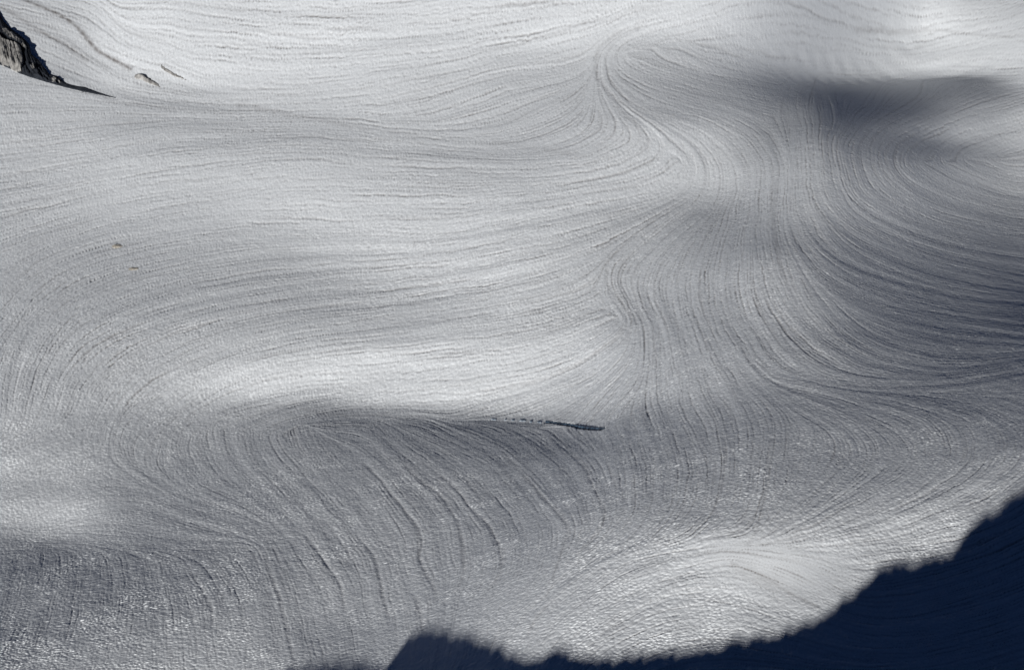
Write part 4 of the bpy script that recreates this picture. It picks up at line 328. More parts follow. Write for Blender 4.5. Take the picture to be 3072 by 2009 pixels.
CASTER = [(-150.0,88.3,69.0),(-147.9,86.8,69.5),(-146.7,85.3,69.9),(-146.2,85.4,70.0),(-145.0,87.7,70.0),(-143.9,86.2,70.3),(-142.3,85.8,70.6),(-141.9,86.8,70.5),(-140.4,86.9,70.6),(-139.7,87.6,70.9),(-137.5,85.6,71.4),(-137.3,86.2,71.4),(-136.1,88.9,71.0),(-134.4,87.0,71.8),(-132.8,85.1,72.4),(-131.9,84.6,72.6),(-130.7,85.3,72.9),(-129.8,84.9,73.2),(-128.9,85.1,73.4),(-128.4,85.6,73.3),(-127.1,84.7,73.7),(-125.9,82.2,74.5),(-124.3,82.4,74.8),(-123.4,82.1,75.3),(-122.1,80.1,75.8),(-121.1,79.9,76.4),(-119.4,77.5,77.3),(-117.6,78.8,77.6),(-117.1,80.0,77.6),(-115.8,78.5,78.1),(-115.1,82.4,77.7),(-116.2,84.8,76.9),(-115.9,84.9,77.1),(-115.0,83.4,77.5),(-115.2,89.2,76.6),(-115.4,90.7,76.2),(-115.2,95.0,75.6),(-114.0,92.6,76.5),(-112.4,95.0,76.7),(-111.1,94.7,77.1),(-109.6,93.0,78.1),(-109.0,94.1,78.1),(-107.9,91.7,78.8),(-105.7,91.0,79.8),(-105.0,91.2,80.0),(-103.7,88.7,80.7),(-103.0,86.7,81.3),(-101.6,87.1,82.0),(-100.9,86.1,82.2),(-99.6,86.4,82.7),(-98.8,86.0,83.0),(-97.1,83.2,84.1),(-96.8,81.6,84.4),(-95.1,79.3,85.4),(-94.5,79.4,85.6),(-92.3,77.1,86.7),(-92.3,75.4,86.7),(-90.8,77.3,87.0),(-90.1,75.9,87.6),(-88.6,72.8,88.1),(-87.8,70.8,88.6),(-86.7,71.5,89.0),(-85.5,70.0,89.3),(-84.6,69.0,89.7),(-83.3,67.1,90.3),(-82.1,67.8,90.4),(-81.2,67.3,90.7),(-80.4,67.0,91.1),(-79.0,66.6,91.5),(-77.5,68.0,91.9),(-76.4,68.7,92.1),(-75.3,68.9,92.4),(-74.2,68.2,92.8),(-73.9,66.8,92.8),(-72.9,67.2,93.3),(-72.3,64.6,93.4),(-70.9,63.5,93.9),(-69.7,62.5,94.2),(-69.1,62.3,94.3),(-68.2,61.4,94.5),(-67.9,61.3,94.8),(-66.0,58.8,95.3),(-65.1,59.2,95.7),(-64.4,58.4,95.9),(-63.0,58.3,96.1),(-62.5,56.3,96.1),(-61.3,57.7,96.4),(-61.2,57.0,96.5),(-59.8,57.2,97.0),(-59.2,55.8,97.2),(-58.4,54.8,97.4),(-57.5,55.6,97.4),(-56.3,56.4,97.8),(-55.5,53.5,97.7),(-54.6,55.1,98.1),(-53.7,53.6,98.3),(-53.1,53.9,98.5),(-51.6,53.3,98.8),(-51.0,52.4,98.8),(-49.6,53.7,99.2),(-49.1,52.9,99.3),(-48.9,50.9,99.2),(-47.1,51.9,99.4),(-46.2,50.4,99.8),(-45.5,50.7,99.9),(-44.7,49.9,100.2),(-43.8,51.2,100.1),(-43.1,49.7,100.3),(-41.9,50.4,100.6),(-40.4,49.8,100.7),(-39.7,49.4,100.8),(-37.9,49.3,101.1),(-37.8,49.4,101.4),(-36.1,50.5,101.6),(-35.3,50.1,101.7),(-33.8,50.1,101.9),(-33.7,48.2,102.0),(-32.4,48.2,102.0),(-31.2,50.2,102.3),(-30.2,48.0,102.6),(-29.1,50.0,102.7),(-28.5,47.8,102.7),(-27.3,47.3,102.9),(-27.0,47.3,103.1),(-25.2,47.0,103.2),(-24.1,48.4,103.4),(-23.0,49.8,103.6),(-22.5,47.7,103.5),(-21.4,47.9,103.8),(-20.0,48.6,104.1),(-19.1,47.6,104.3),(-18.9,49.4,104.3),(-18.3,49.1,104.2),(-17.0,47.3,104.6),(-15.4,49.2,104.9),(-14.9,48.9,104.9),(-13.9,49.1,105.0),(-13.5,50.2,105.0),(-11.7,51.2,105.1),(-10.0,51.9,105.5),(-9.4,54.2,105.8),(-8.7,53.9,105.8),(-7.0,53.8,105.9),(-6.2,55.2,105.8),(-5.5,54.3,105.9),(-4.4,57.0,106.2),(-3.7,57.4,106.3),(-2.4,58.0,106.3),(-1.9,58.4,106.4),(-0.7,59.3,106.7),(1.0,61.2,106.9),(2.2,63.8,107.1),(2.6,62.4,107.1),(4.7,64.0,107.2),(4.7,61.4,107.2),(6.4,65.2,107.5),(7.1,63.6,107.4),(8.1,62.5,107.6),(9.6,65.0,107.6),(9.4,62.5,107.5),(10.4,60.8,107.7),(11.7,61.5,107.7),(13.5,62.1,108.0),(14.7,63.4,108.0),(15.6,62.4,108.1),(17.2,63.7,108.2),(18.0,62.8,108.6),(18.2,61.3,108.4),(19.6,62.8,108.8),(20.5,61.1,108.8),(22.4,64.2,109.0),(23.7,64.9,109.1),(24.4,66.1,109.4),(25.0,67.8,109.5),(27.0,69.0,109.8),(28.1,71.8,110.1),(28.4,71.7,110.1),(30.2,72.4,110.4),(31.4,74.4,110.3),(32.9,75.2,110.7),(34.6,76.5,111.0),(35.3,74.9,110.9),(36.2,75.9,111.3),(37.6,76.0,111.3),(39.7,79.8,111.7),(40.3,78.8,111.6),(41.5,81.1,112.0),(42.8,81.2,112.0),(44.3,83.1,112.0),(45.8,81.9,112.3),(46.1,82.5,112.4),(46.9,84.1,112.4),(48.7,84.2,112.5),(50.1,85.3,112.4),(53.6,93.1,112.0),(53.4,90.8,111.9),(54.1,89.7,112.1),(56.9,91.9,111.9),(57.5,94.2,111.9),(59.0,93.7,111.9),(60.7,96.3,111.5),(61.2,95.3,111.7),(63.2,96.3,111.5),(64.9,97.9,111.3),(64.1,93.4,111.5),(67.3,100.6,110.9),(69.7,103.8,110.4),(70.4,102.6,110.5),(72.3,105.9,110.1),(74.5,107.4,109.8),(76.6,111.7,109.1),(77.0,111.1,109.2),(80.6,115.8,108.2),(81.2,115.2,108.3),(83.7,118.3,107.5),(84.9,120.9,107.0),(87.6,120.2,106.8),(87.8,123.4,106.5),(91.0,125.4,105.8),(92.3,126.4,105.5),(93.9,128.9,104.9)]
ROCK = [(-302.32,806.88,12.56,-303.22,810.1,13.14),(-301.05,806.31,12.56,-304.8,819.41,14.26),(-299.78,805.73,12.56,-306.54,829.24,15.29),(-298.5,805.15,12.56,-308.27,839.11,16.39),(-297.41,805.05,12.39,-308.73,844.74,17.13),(-296.14,804.47,12.39,-309.36,850.86,17.73),(-294.87,803.89,12.39,-309.79,856.51,18.51),(-293.78,803.8,12.21,-310.4,862.66,19.16),(-292.52,803.22,12.21,-310.46,866.93,19.56),(-291.25,802.64,12.21,-310.52,871.2,19.97),(-290.16,802.54,12.04,-310.39,875.0,20.54),(-288.9,801.96,12.04,-310.43,879.29,20.97),(-287.64,801.28,11.86,-308.23,875.63,20.64),(-286.21,800.12,11.85,-306.04,871.98,20.31),(-284.95,799.44,11.67,-304.02,868.82,19.84),(-283.52,798.28,11.66,-301.85,865.18,19.53),(-282.27,797.59,11.46,-299.0,859.02,18.87),(-280.84,796.42,11.43,-296.17,852.88,18.23),(-279.59,795.72,11.23,-294.35,850.37,17.89),(-278.34,795.03,11.03,-292.54,847.87,17.55),(-276.93,793.86,11.0,-290.74,845.36,17.21),(-275.51,792.63,10.88,-288.78,842.38,17.04),(-274.1,791.41,10.76,-287.15,840.52,16.83),(-272.86,790.66,10.47,-285.52,838.67,16.62),(-271.45,789.44,10.35,-284.07,837.3,16.25),(-270.05,788.22,10.24,-282.29,834.94,16.15),(-268.81,787.57,10.1,-280.68,833.02,15.84),(-267.58,786.91,9.97,-279.07,831.11,15.52),(-266.18,785.78,10.01,-277.3,828.64,15.25),(-264.95,785.13,9.88,-275.38,825.62,15.01),(-263.71,784.47,9.74,-273.63,823.08,14.62),(-262.48,783.82,9.61,-269.65,811.81,13.1),(-261.25,783.18,9.51,-267.92,809.35,12.83),(-260.03,782.55,9.41,-266.34,807.44,12.52),(-258.8,781.91,9.31,-264.78,805.55,12.26),(-257.57,781.27,9.21,-263.21,803.67,12.0),(-256.35,780.64,9.11,-261.34,800.46,11.44),(-255.12,780.0,9.01,-259.32,796.78,11.07),(-253.9,779.37,8.91,-257.77,794.81,10.65),(-252.68,778.73,8.81,-256.07,792.36,10.41),(-251.62,778.57,8.53,-254.07,788.56,9.83),(-250.4,777.94,8.43,-252.84,787.91,9.7),(-249.18,777.32,8.35,-251.62,787.25,9.56),(-247.97,776.7,8.28,-250.39,786.6,9.43),(-246.75,776.07,8.2,-249.16,785.96,9.32),(-245.69,775.93,7.94,-247.94,785.32,9.22),(-244.47,775.3,7.87,-246.42,783.42,8.92),(-242.05,774.06,7.71,-243.24,779.07,8.38),(-239.78,773.29,7.38,-240.67,777.2,8.15),(-237.37,772.11,7.34,-238.39,776.46,7.87),(-235.11,771.41,7.12,-235.97,775.25,7.77),(-232.7,770.22,7.06,-233.71,774.64,7.71),(-230.31,769.03,7.0,-231.44,774.03,7.66),(-228.05,768.32,6.76,-229.04,772.71,7.37),(-225.67,767.19,6.82,-226.5,770.9,7.24),(-223.28,766.07,6.87,-223.97,769.07,7.07),(-220.9,764.91,6.87,-221.45,767.28,6.96),(-218.53,763.72,6.81,-218.8,765.04,7.08),(-216.03,762.07,6.94,-216.29,763.27,7.03),(-213.67,760.93,6.97,-213.93,762.07,6.94),(-211.31,759.8,7.01,-211.44,760.39,7.03)]
RIBA = [(-205.38,780.49,10.84,11.96),(-203.41,778.66,10.68,14.59),(-200.38,776.97,10.75,14.49),(-197.12,773.93,10.49,13.55),(-193.35,770.98,10.38,12.15),(-188.42,767.4,10.17,10.5)]
RIBB = [(-191.68,786.01,14.42,16.1),(-187.55,781.0,13.73,15.35),(-183.8,777.82,13.23,14.73),(-180.17,775.39,13.01,13.96),(-175.39,772.22,12.52,13.02)]
TAN = [[-178.26,610.25,-6.02],
    [-166.14,587.82,-5.87],
    [-181.81,612.41,-6.27]]
CREV = [[12.2,462.13,-3.57],
    [15.05,459.91,-2.41],
    [18.54,455.91,-0.35],
    [21.97,451.9,1.72],
    [24.7,447.01,4.24],
    [27.4,442.66,6.7],
    [30.04,438.39,9.32],
    [32.0,435.02,11.48]]
SLITS = [[[-7.96,471.77,-8.87],
    [-5.96,470.87,-8.43]],
    [[-2.85,470.0,-7.93],
    [-1.98,469.97,-7.99]],
    [[-0.37,469.07,-7.54],
    [1.11,468.62,-7.32]],
    [[2.59,467.75,-6.83],
    [5.05,466.44,-6.11]],
    [[6.5,465.06,-5.5],
    [7.48,464.58,-5.33]],
    [[9.18,463.74,-4.78],
    [10.73,461.94,-3.89]]]
SMOOTH = [[67.54,328.53,39.04],
    [78.81,324.11,37.37],
    [59.68,332.22,39.42]]
CALM = [[183.87,790.34,-4.09],
    [224.19,835.06,-18.64],
    [172.69,808.02,-4.47]]
# how strongly the rills are cut, near to far rows
CUT = np.array([[0.7,0.7,0.7,0.78,0.89,0.95,1.0,1.0,1.0,1.0,0.95,0.84,0.73,0.62,0.58,0.55,0.52,0.5,0.5,0.5],
    [0.7,0.7,0.7,0.78,0.88,0.95,1.0,1.0,1.0,1.0,0.95,0.84,0.73,0.62,0.58,0.55,0.53,0.5,0.5,0.5],
    [0.7,0.7,0.7,0.78,0.88,0.95,1.0,1.0,1.0,1.0,0.95,0.84,0.73,0.62,0.58,0.56,0.57,0.51,0.5,0.5],
    [0.67,0.67,0.67,0.75,0.87,0.95,1.0,1.0,1.0,1.0,0.95,0.84,0.73,0.62,0.51,0.59,0.64,0.67,0.63,0.6],
    [0.61,0.61,0.61,0.69,0.8,0.91,1.0,1.04,1.05,1.05,0.99,0.85,0.7,0.47,0.52,0.64,0.68,0.7,0.7,0.7],
    [0.71,0.73,0.73,0.76,0.8,0.85,0.91,0.97,1.02,1.04,1.0,0.86,0.69,0.57,0.6,0.7,0.74,0.68,0.7,0.7],
    [0.85,0.87,0.86,0.85,0.84,0.82,0.81,0.81,0.84,0.9,0.93,0.89,0.83,0.74,0.7,0.78,0.67,0.56,0.57,0.61],
    [0.98,0.99,0.98,0.97,0.97,0.91,0.87,0.87,0.88,0.92,0.94,0.94,0.91,0.84,0.8,0.71,0.57,0.47,0.47,0.5],
    [1.0,1.0,1.0,1.0,1.0,0.96,0.93,0.93,0.94,0.97,1.0,1.0,0.96,0.88,0.78,0.62,0.52,0.44,0.44,0.44],
    [1.0,1.0,1.0,1.0,1.0,0.99,0.99,0.99,0.99,0.99,1.0,1.0,0.97,0.91,0.76,0.6,0.51,0.42,0.42,0.42],
    [0.92,0.92,0.93,0.96,1.0,1.0,1.0,1.0,1.0,1.0,1.0,1.0,0.97,0.91,0.76,0.6,0.5,0.41,0.41,0.41],
    [0.58,0.56,0.57,0.59,0.56,0.52,0.56,0.61,0.67,0.72,0.82,1.0,0.95,0.91,0.76,0.57,0.46,0.39,0.38,0.38],
    [0.38,0.38,0.38,0.38,0.38,0.38,0.39,0.42,0.45,0.49,0.55,0.81,0.9,0.79,0.64,0.45,0.39,0.36,0.36,0.35],
    [0.36,0.36,0.35,0.35,0.34,0.35,0.36,0.39,0.44,0.49,0.54,0.58,0.73,0.7,0.58,0.5,0.47,0.44,0.47,0.49],
    [0.34,0.34,0.34,0.34,0.33,0.33,0.34,0.37,0.42,0.5,0.57,0.6,0.61,0.65,0.66,0.7,0.65,0.6,0.63,0.66],
    [0.33,0.33,0.33,0.33,0.33,0.34,0.35,0.38,0.42,0.5,0.6,0.68,0.72,0.77,0.82,0.87,0.82,0.77,0.8,0.83],
    [0.33,0.33,0.33,0.33,0.33,0.34,0.35,0.38,0.42,0.5,0.61,0.75,0.84,0.92,1.0,1.08,1.02,0.98,1.0,0.99],
    [0.33,0.33,0.33,0.33,0.33,0.34,0.35,0.38,0.42,0.49,0.61,0.75,0.88,0.99,1.02,1.03,0.97,0.94,0.93,0.93],
    [0.33,0.33,0.33,0.33,0.33,0.34,0.35,0.38,0.41,0.47,0.58,0.71,0.83,0.93,0.93,0.93,0.89,0.87,0.86,0.86],
    [0.33,0.33,0.33,0.33,0.33,0.34,0.35,0.38,0.41,0.47,0.55,0.66,0.74,0.8,0.8,0.8,0.8,0.8,0.8,0.8],
    [0.33,0.33,0.33,0.33,0.33,0.34,0.35,0.38,0.41,0.47,0.55,0.66,0.74,0.8,0.8,0.8,0.8,0.8,0.8,0.8],
    [0.33,0.33,0.33,0.33,0.33,0.34,0.35,0.38,0.41,0.47,0.55,0.66,0.74,0.8,0.8,0.8,0.8,0.8,0.8,0.8]])

def y_of(v):
    return EYE / np.tan(PITCH + np.arctan((2 * v - 1) * TV))
def uv_of(x, y):
    v = (np.tan(np.arctan2(EYE, y) - PITCH) / TV + 1) / 2
    return x / (TH * (y * CP + EYE * SP)), v

def spline_weights(t, n):
    """rows of Catmull-Rom weights for sample positions t (0..n-1)"""
    t = np.clip(t, 0, n - 1.0001)
    i = t.astype(int); a = t - i
    W = np.zeros((len(t), n))
    w = [-.5*a + a*a - .5*a**3, 1 - 2.5*a*a + 1.5*a**3, .5*a + 2*a*a - 1.5*a**3, -.5*a*a + .5*a**3]
    for k in range(4):
        np.add.at(W, (np.arange(len(t)), np.clip(i + k - 1, 0, n - 1)), w[k])
    return W

# ------------------------------------------------------------------ grid of the snowfield
ND, MD = 1600, 1420
u_in = np.linspace(-1.22, 1.22, ND)
st = u_in[1] - u_in[0]
ext = 1.22 + np.cumsum(st * 1.075 ** np.arange(1, 72))
U = np.concatenate([-ext[::-1], u_in, ext])
v_in = np.linspace(1.22, -0.085, MD)
y_in = y_of(v_in)
d_far = (y_in[-1] - y_in[-2]); d_near = y_in[1] - y_in[0]
y_far = y_in[-1] + np.cumsum(d_far * 1.07 ** np.arange(1, 62))
y_near = y_in[0] - np.cumsum(d_near * 1.06 ** np.arange(1, 48))
Yr = np.concatenate([y_near[::-1], y_in, y_far])
ny, nx = len(Yr), len(U)
I0, J0 = len(ext), len(y_near)
wid = TH * (Yr * CP + EYE * SP)
X = U[None, :] * wid[:, None]
Y = np.repeat(Yr[:, None], nx, 1)
tv = (uv_of(0, Yr)[1] + .12) / 1.40 * (NV - 1)
tu = (U + 1.3) / 2.6 * (NU - 1)
BASE = spline_weights(tv, NV) @ HB @ spline_weights(tu, NU).T
BASE += np.maximum(0, Y - 1150) * .09

def base_at(x, y):
    u, v = uv_of(np.asarray(x, float), np.asarray(y, float))
    Wv = spline_weights(np.atleast_1d((v + .12) / 1.40 * (NV - 1)), NV)
    Wu = spline_weights(np.atleast_1d((u + 1.3) / 2.6 * (NU - 1)), NU)
    return np.einsum('ij,jk,ik->i', Wv, HB, Wu)

def index_of(x, y):
    """world -> (column, row) position in the grid"""
    j = np.interp(y, Yr, np.arange(ny))
    u = np.asarray(x) / (TH * (np.asarray(y) * CP + EYE * SP))
    return np.interp(u, U, np.arange(nx)), j

# ------------------------------------------------------------------ noise helpers
def hash2(i, j, s):
    n = (i.astype(np.int64) * 374761393 + j.astype(np.int64) * 668265263 + s * 974634211) & 0xffffffff
    n = ((n ^ (n >> 13)) * 1274126177) & 0xffffffff
    return ((n ^ (n >> 16)) & 0xffff).astype(np.float32) / 65535.0
def vnoise(x, y, s=0):
    i = np.floor(x); j = np.floor(y)
    a = (x - i).astype(np.float32); b = (y - j).astype(np.float32)
    a = a * a * (3 - 2 * a); b = b * b * (3 - 2 * b)
    h00 = hash2(i, j, s); h10 = hash2(i + 1, j, s); h01 = hash2(i, j + 1, s); h11 = hash2(i + 1, j + 1, s)
    return (h00 * (1 - a) + h10 * a) * (1 - b) + (h01 * (1 - a) + h11 * a) * b * 1.0
def worley(x, y, s=0):
    i = np.floor(x); j = np.floor(y)
    f1 = np.full(x.shape, 9.0, np.float32); f2 = f1.copy()
    for di in (-1, 0, 1):
        for dj in (-1, 0, 1):
            ci = i + di; cj = j + dj
            d = (ci + hash2(ci, cj, s) - x) ** 2 + (cj + hash2(ci, cj, s + 5) - y) ** 2
            d = np.sqrt(d).astype(np.float32)
            m = d < f1
            f2 = np.where(m, f1, np.minimum(f2, d)); f1 = np.where(m, d, f1)
    return f1, f2
def blur(a, n):
    for _ in range(n):
        p = np.pad(a, 1, mode='edge')
        a = (p[:-2, 1:-1] + 2 * p[1:-1, 1:-1] + p[2:, 1:-1]) * .25
        p = np.pad(a, 1, mode='edge')
        a = (p[1:-1, :-2] + 2 * p[1:-1, 1:-1] + p[1:-1, 2:]) * .25
    return a
def unit(a):
    a = a - a[J0:J0+MD, I0:I0+ND].mean()
    return a / a[J0:J0+MD, I0:I0+ND].std()

# ------------------------------------------------------------------ direction of the melt flow
def segments(lines, step=3.0):
    o = []
    for pl in lines:
        p = np.array(pl, float)
        c, r = index_of(p[:, 0], p[:, 1])
        q = np.stack([c, r], 1)
        # smooth the course
        t = np.arange(len(q)); tt = np.linspace(0, len(q) - 1, max(12, 8 * len(q)))
        q = spline_weights(tt, len(q)) @ q
        o.append(q)
    return o
segs = segments(FLOW)
pos = np.concatenate([(s[1:] + s[:-1]) / 2 for s in segs])
dr = np.concatenate([np.diff(s, axis=0) for s in segs])
lw = np.hypot(dr[:, 0], dr[:, 1]) + 1e-6
th2 = 2 * np.arctan2(dr[:, 1], dr[:, 0])
GC, GR = 230, 180
gc = np.linspace(I0 - 60, I0 + ND + 60, GC); gr = np.linspace(J0 - 60, J0 + MD + 60, GR)
C2 = np.zeros((GR, GC)); S2 = np.zeros((GR, GC))
cw, sw = np.cos(th2) * lw, np.sin(th2) * lw
for k in range(GR):
    d2 = (gc[:, None] - pos[None, :, 0]) ** 2 + (gr[k] - pos[None, :, 1]) ** 2
    w = 1 / (d2 + 60.0) ** 1.5
    C2[k] = w @ cw; S2[k] = w @ sw
m = np.hypot(C2, S2) + 1e-30
C2 /= m; S2 /= m
C2 = blur(C2, 1); S2 = blur(S2, 1)
Wr = spline_weights(np.interp(np.arange(ny), gr, np.arange(GR)), GR)
Wc = spline_weights(np.interp(np.arange(nx), gc, np.arange(GC)), GC).T
TH2 = .5 * np.arctan2(Wr @ S2 @ Wc, Wr @ C2 @ Wc)
DX = np.cos(TH2).astype(np.float32); DY = np.sin(TH2).astype(np.float32)
del TH2

def smear(N, steps, ds):
    """draw a noise field out along the flow"""
    out = N.astype(np.float32).copy(); wt = 1.0
    DXf, DYf, Nf = DX.ravel(), DY.ravel(), N.astype(np.float32).ravel()
    for sg in (1, -1):
        pc = np.tile(np.arange(nx, dtype=np.float32), (ny, 1)); pr = np.repeat(np.arange(ny, dtype=np.float32)[:, None], nx, 1)
        vx = DX * sg; vy = DY * sg
        for k in range(steps):
            pc += vx * ds; pr += vy * ds
            np.clip(pc, 0, nx - 1, out=pc); np.clip(pr, 0, ny - 1, out=pr)
            idx = (pr + .5).astype(np.int32) * nx + (pc + .5).astype(np.int32)
            w = math.cos(math.pi / 2 * (k + 1) / (steps + 1)) ** 2
            out += Nf[idx] * w
            if sg == 1: wt += 2 * w
            ax = DXf[idx]; ay = DYf[idx]
            f = np.where(ax * vx + ay * vy < 0, np.float32(-1), np.float32(1))
            vx = ax * f; vy = ay * f
    return out / wt

def gaussian_noise():
    return rng.standard_normal((ny, nx)).astype(np.float32)
def bandpass(a, n1, n2):
    b = blur(a, n1)
    return b - blur(b, n2)

rill_f = unit(smear(unit(bandpass(gaussian_noise(), 1, 3)), 46, 1.4))       # fine rills
rill_m = unit(smear(unit(bandpass(gaussian_noise(), 4, 12)), 50, 1.8))     # the ones a step or two across
rill_b = unit(smear(unit(bandpass(gaussian_noise(), 60, 160)), 60, 3.0))   # broad undulations along the flow

def wobble(a, s):
    """make the courses waver and break"""
    jj, ii = np.meshgrid(np.arange(nx, dtype=np.float32), np.arange(ny, dtype=np.float32))
    dc = 1.1 * (vnoise(jj / 9, ii / 9, s) - .5) + 3.5 * (vnoise(jj / 31, ii / 31, s + 1) - .5)
    dw = 1.1 * (vnoise(jj / 9, ii / 9, s + 2) - .5) + 3.5 * (vnoise(jj / 31, ii / 31, s + 3) - .5)
    return a[np.clip(ii + dw + .5, 0, ny - 1).astype(np.int32), np.clip(jj + dc + .5, 0, nx - 1).astype(np.int32)]
rill_f = unit(wobble(rill_f, 201)); rill_m = unit(blur(wobble(rill_m, 211), 1))

# ------------------------------------------------------------------ suncups
wx = X + 1.3 * vnoise(X * .5, Y * .5, 3) + 2.5 * vnoise(X * .12, Y * .12, 5)
wy = Y + 1.1 * vnoise(X * .5, Y * .5, 4) + 2.5 * vnoise(X * .12, Y * .12, 6)
def hummocks(size, s):
    f1, f2 = worley(wx / (size * 1.3), wy / size, s)
    c = 1 - np.exp(-np.minimum(f2 - f1, .7) * 3.6)     # thin sharp grooves between the humps
    return c + .4 * np.exp(-f1 * f1 * 5) - .75
mixf = np.clip(1.6 * (vnoise(X / 9.0, Y / 7.0, 51) + .5 * vnoise(X / 23.0, Y / 19.0, 52)) - .75, 0, 1)
cup = hummocks(1.05, 21) * (.35 + .9 * (1 - mixf)) + hummocks(1.75, 25) * .9 * (.15 + .85 * mixf)
speck = np.maximum(vnoise(wx / .9, wy / .55, 81) + .35 * vnoise(wx / 6, wy / 5, 82) - .95, 0)   # loose upstanding flakes of crust
lump = vnoise(X / 3.1, Y / 3.1, 9) + .5 * vnoise(X / 1.3, Y / 1.3, 10)
patch = .6 * vnoise(X / 46, Y / 38, 31) + .4 * vnoise(X / 13, Y / 10, 32)

groove = np.zeros((ny, nx), np.float32)
gcol = np.zeros((ny, nx), np.float32)
def stamp(field, q, r, amp, mode='max', soft=1.0):
    """raise a field near a course of index points"""
    for (c, rr) in q:
        R = int(3 * r) + 2
        c0, c1 = max(0, int(c) - R), min(nx, int(c) + R + 1); r0, r1 = max(0, int(rr) - R), min(ny, int(rr) + R + 1)
        if c0 >= c1 or r0 >= r1: continue
        g = np.exp(-(((np.arange(c0, c1) - c)[None] ** 2 + (np.arange(r0, r1) - rr)[:, None] ** 2) / (r * r)))
        field[r0:r1, c0:c1] = np.maximum(field[r0:r1, c0:c1], g * amp)
for pl in GROOVE:
    p = np.array(pl, float); c, r = index_of(p[:, 0], p[:, 1])
    n = int(max(np.hypot(np.diff(c), np.diff(r)).sum(), 4))
    t = np.linspace(0, len(p) - 1, n); q = spline_weights(t, len(p)) @ np.stack([c, r], 1)
    q[:, 0] += 2.2 * (vnoise(np.arange(n) / 9.0, np.full(n, 3.3), 77) - .5) + 2.5 * (vnoise(np.arange(n) / 30.0, np.full(n, 9.3), 78) - .5)
    a = np.sin(np.pi * np.clip(np.linspace(0.06, .94, n), 0, 1)) ** .5
    for k in range(n):
        stamp(groove, q[k:k+1], 2.6, float(a[k] * (.55 + .6 * hash2(np.array([k // 7]), np.array([int(q[0, 0])]), 5)[0])))

dirt_shade = np.zeros((ny, nx), np.float32)
for wd, s, pl in DIRT_SHADE:
    p = np.array(pl, float)
    L = np.hypot(*np.diff(p, axis=0).T).sum(); n = int(L / max(.6, wd * .35)) + 3
    t = np.linspace(0, len(p) - 1, n); q = spline_weights(t, len(p)) @ p
    c, r = index_of(q[:, 0], q[:, 1])
    for k in range(n):
        y = q[k, 1]; R = wd * (.8 + .4 * vnoise(np.array([k / 5.0]), np.array([wd]), 6)[0])
        ci, ri = int(c[k]), int(r[k])
        gx = 2 + int(2.5 * R / max(.05, X[ri, min(nx-1, ci+1)] - X[ri, ci])); gy = 2 + int(2.5 * R / max(.05, Yr[min(ny-1, ri+1)] - Yr[ri]))
        c0, c1, r0, r1 = max(0, ci-gx), min(nx, ci+gx+1), max(0, ri-gy), min(ny, ri+gy+1)
        if c0 >= c1 or r0 >= r1: continue
        g = np.exp(-((X[r0:r1, c0:c1] - q[k, 0]) ** 2 + ((Y[r0:r1, c0:c1] - y) * .7) ** 2) / (R * R)) * s
        dirt_shade[r0:r1, c0:c1] = np.maximum(dirt_shade[r0:r1, c0:c1], g)
dirt_shade *= (.6 + .8 * vnoise(X / 1.7, Y / 3.0, 14))

# where late snow has filled the rills
amp = np.ones((ny, nx), np.float32)
for (px, py, pz), R in zip(SMOOTH, (13, 17, 7)):
    amp *= 1 - .8 * np.exp(-(((X - px) / R) ** 2 + ((Y - py) / (R * .62)) ** 2) ** 1.5)
for px, py, pz in CALM:
    amp *= 1 - .75 * np.exp(-((X - px) / 26) ** 2 - ((Y - py) / 20) ** 2)
amp *= .8 + .5 * patch
cut = (spline_weights((uv_of(0, Yr)[1] + .12) / 1.40 * 21, 22) @ CUT @ spline_weights((U + 1.3) / 2.6 * 19, 20).T)
tint = np.clip(cut, .15, 1.2) * (.5 + patch)
cell = (wid * st / .42)[:, None]
cut = np.clip(cut, .15, 1.2) * np.minimum(cell, 1.7) * amp
far = np.clip((Y - 650) / 350, 0, 1)

soft = lambda a: np.tanh(a * .7) / .7
thin = np.maximum(rill_f - .1, 0) * np.clip(.5 + 1.1 * vnoise(X / 2.6, Y / 2.6, 221), 0, 1.4)
lines_ = -.8 * np.maximum(rill_m - .45, 0) - 1.1 * thin
detail = (amp * (.082 * cup + .06 * (lump - .75) + .12 * speck)
          + cut * (.11 * soft(rill_b) + .115 * lines_ + .026 * soft(rill_f) + .035 * soft(rill_m))) - .13 * groove
side = .6 * amp * cup + .55 * amp * speck      # melt leaves the side towards the sun steeper
Z = BASE + detail
XD = X - LX * side * .35
YD = Y - LY * side * .35
dcol = np.clip(.12 * np.maximum(rill_m - .5, 0) * tint + .20 * np.maximum(thin - .1, 0) * tint + .22 * groove + dirt_shade, 0, 1)

# the trench of the crevasse is cut out of the snow
cv = np.array(CREV)
def trench(pts, w0, depth):
    global Z
    p = np.array(pts, float)
    n = 60; t = np.linspace(0, len(p) - 1, n); q = spline_weights(t, len(p)) @ p
    for k in range(2, n - 2):
        f = math.sin(math.pi * min(max(k / (n - 1), .02), .98)) ** .4
        m = (np.abs(X - q[k, 0]) < .6) & (Y < q[k, 1] + .5) & (Y > q[k, 1] - w0 * f * (.55 + .75 * k / n))
        Z[m] = np.minimum(Z[m], q[k, 2] - depth)

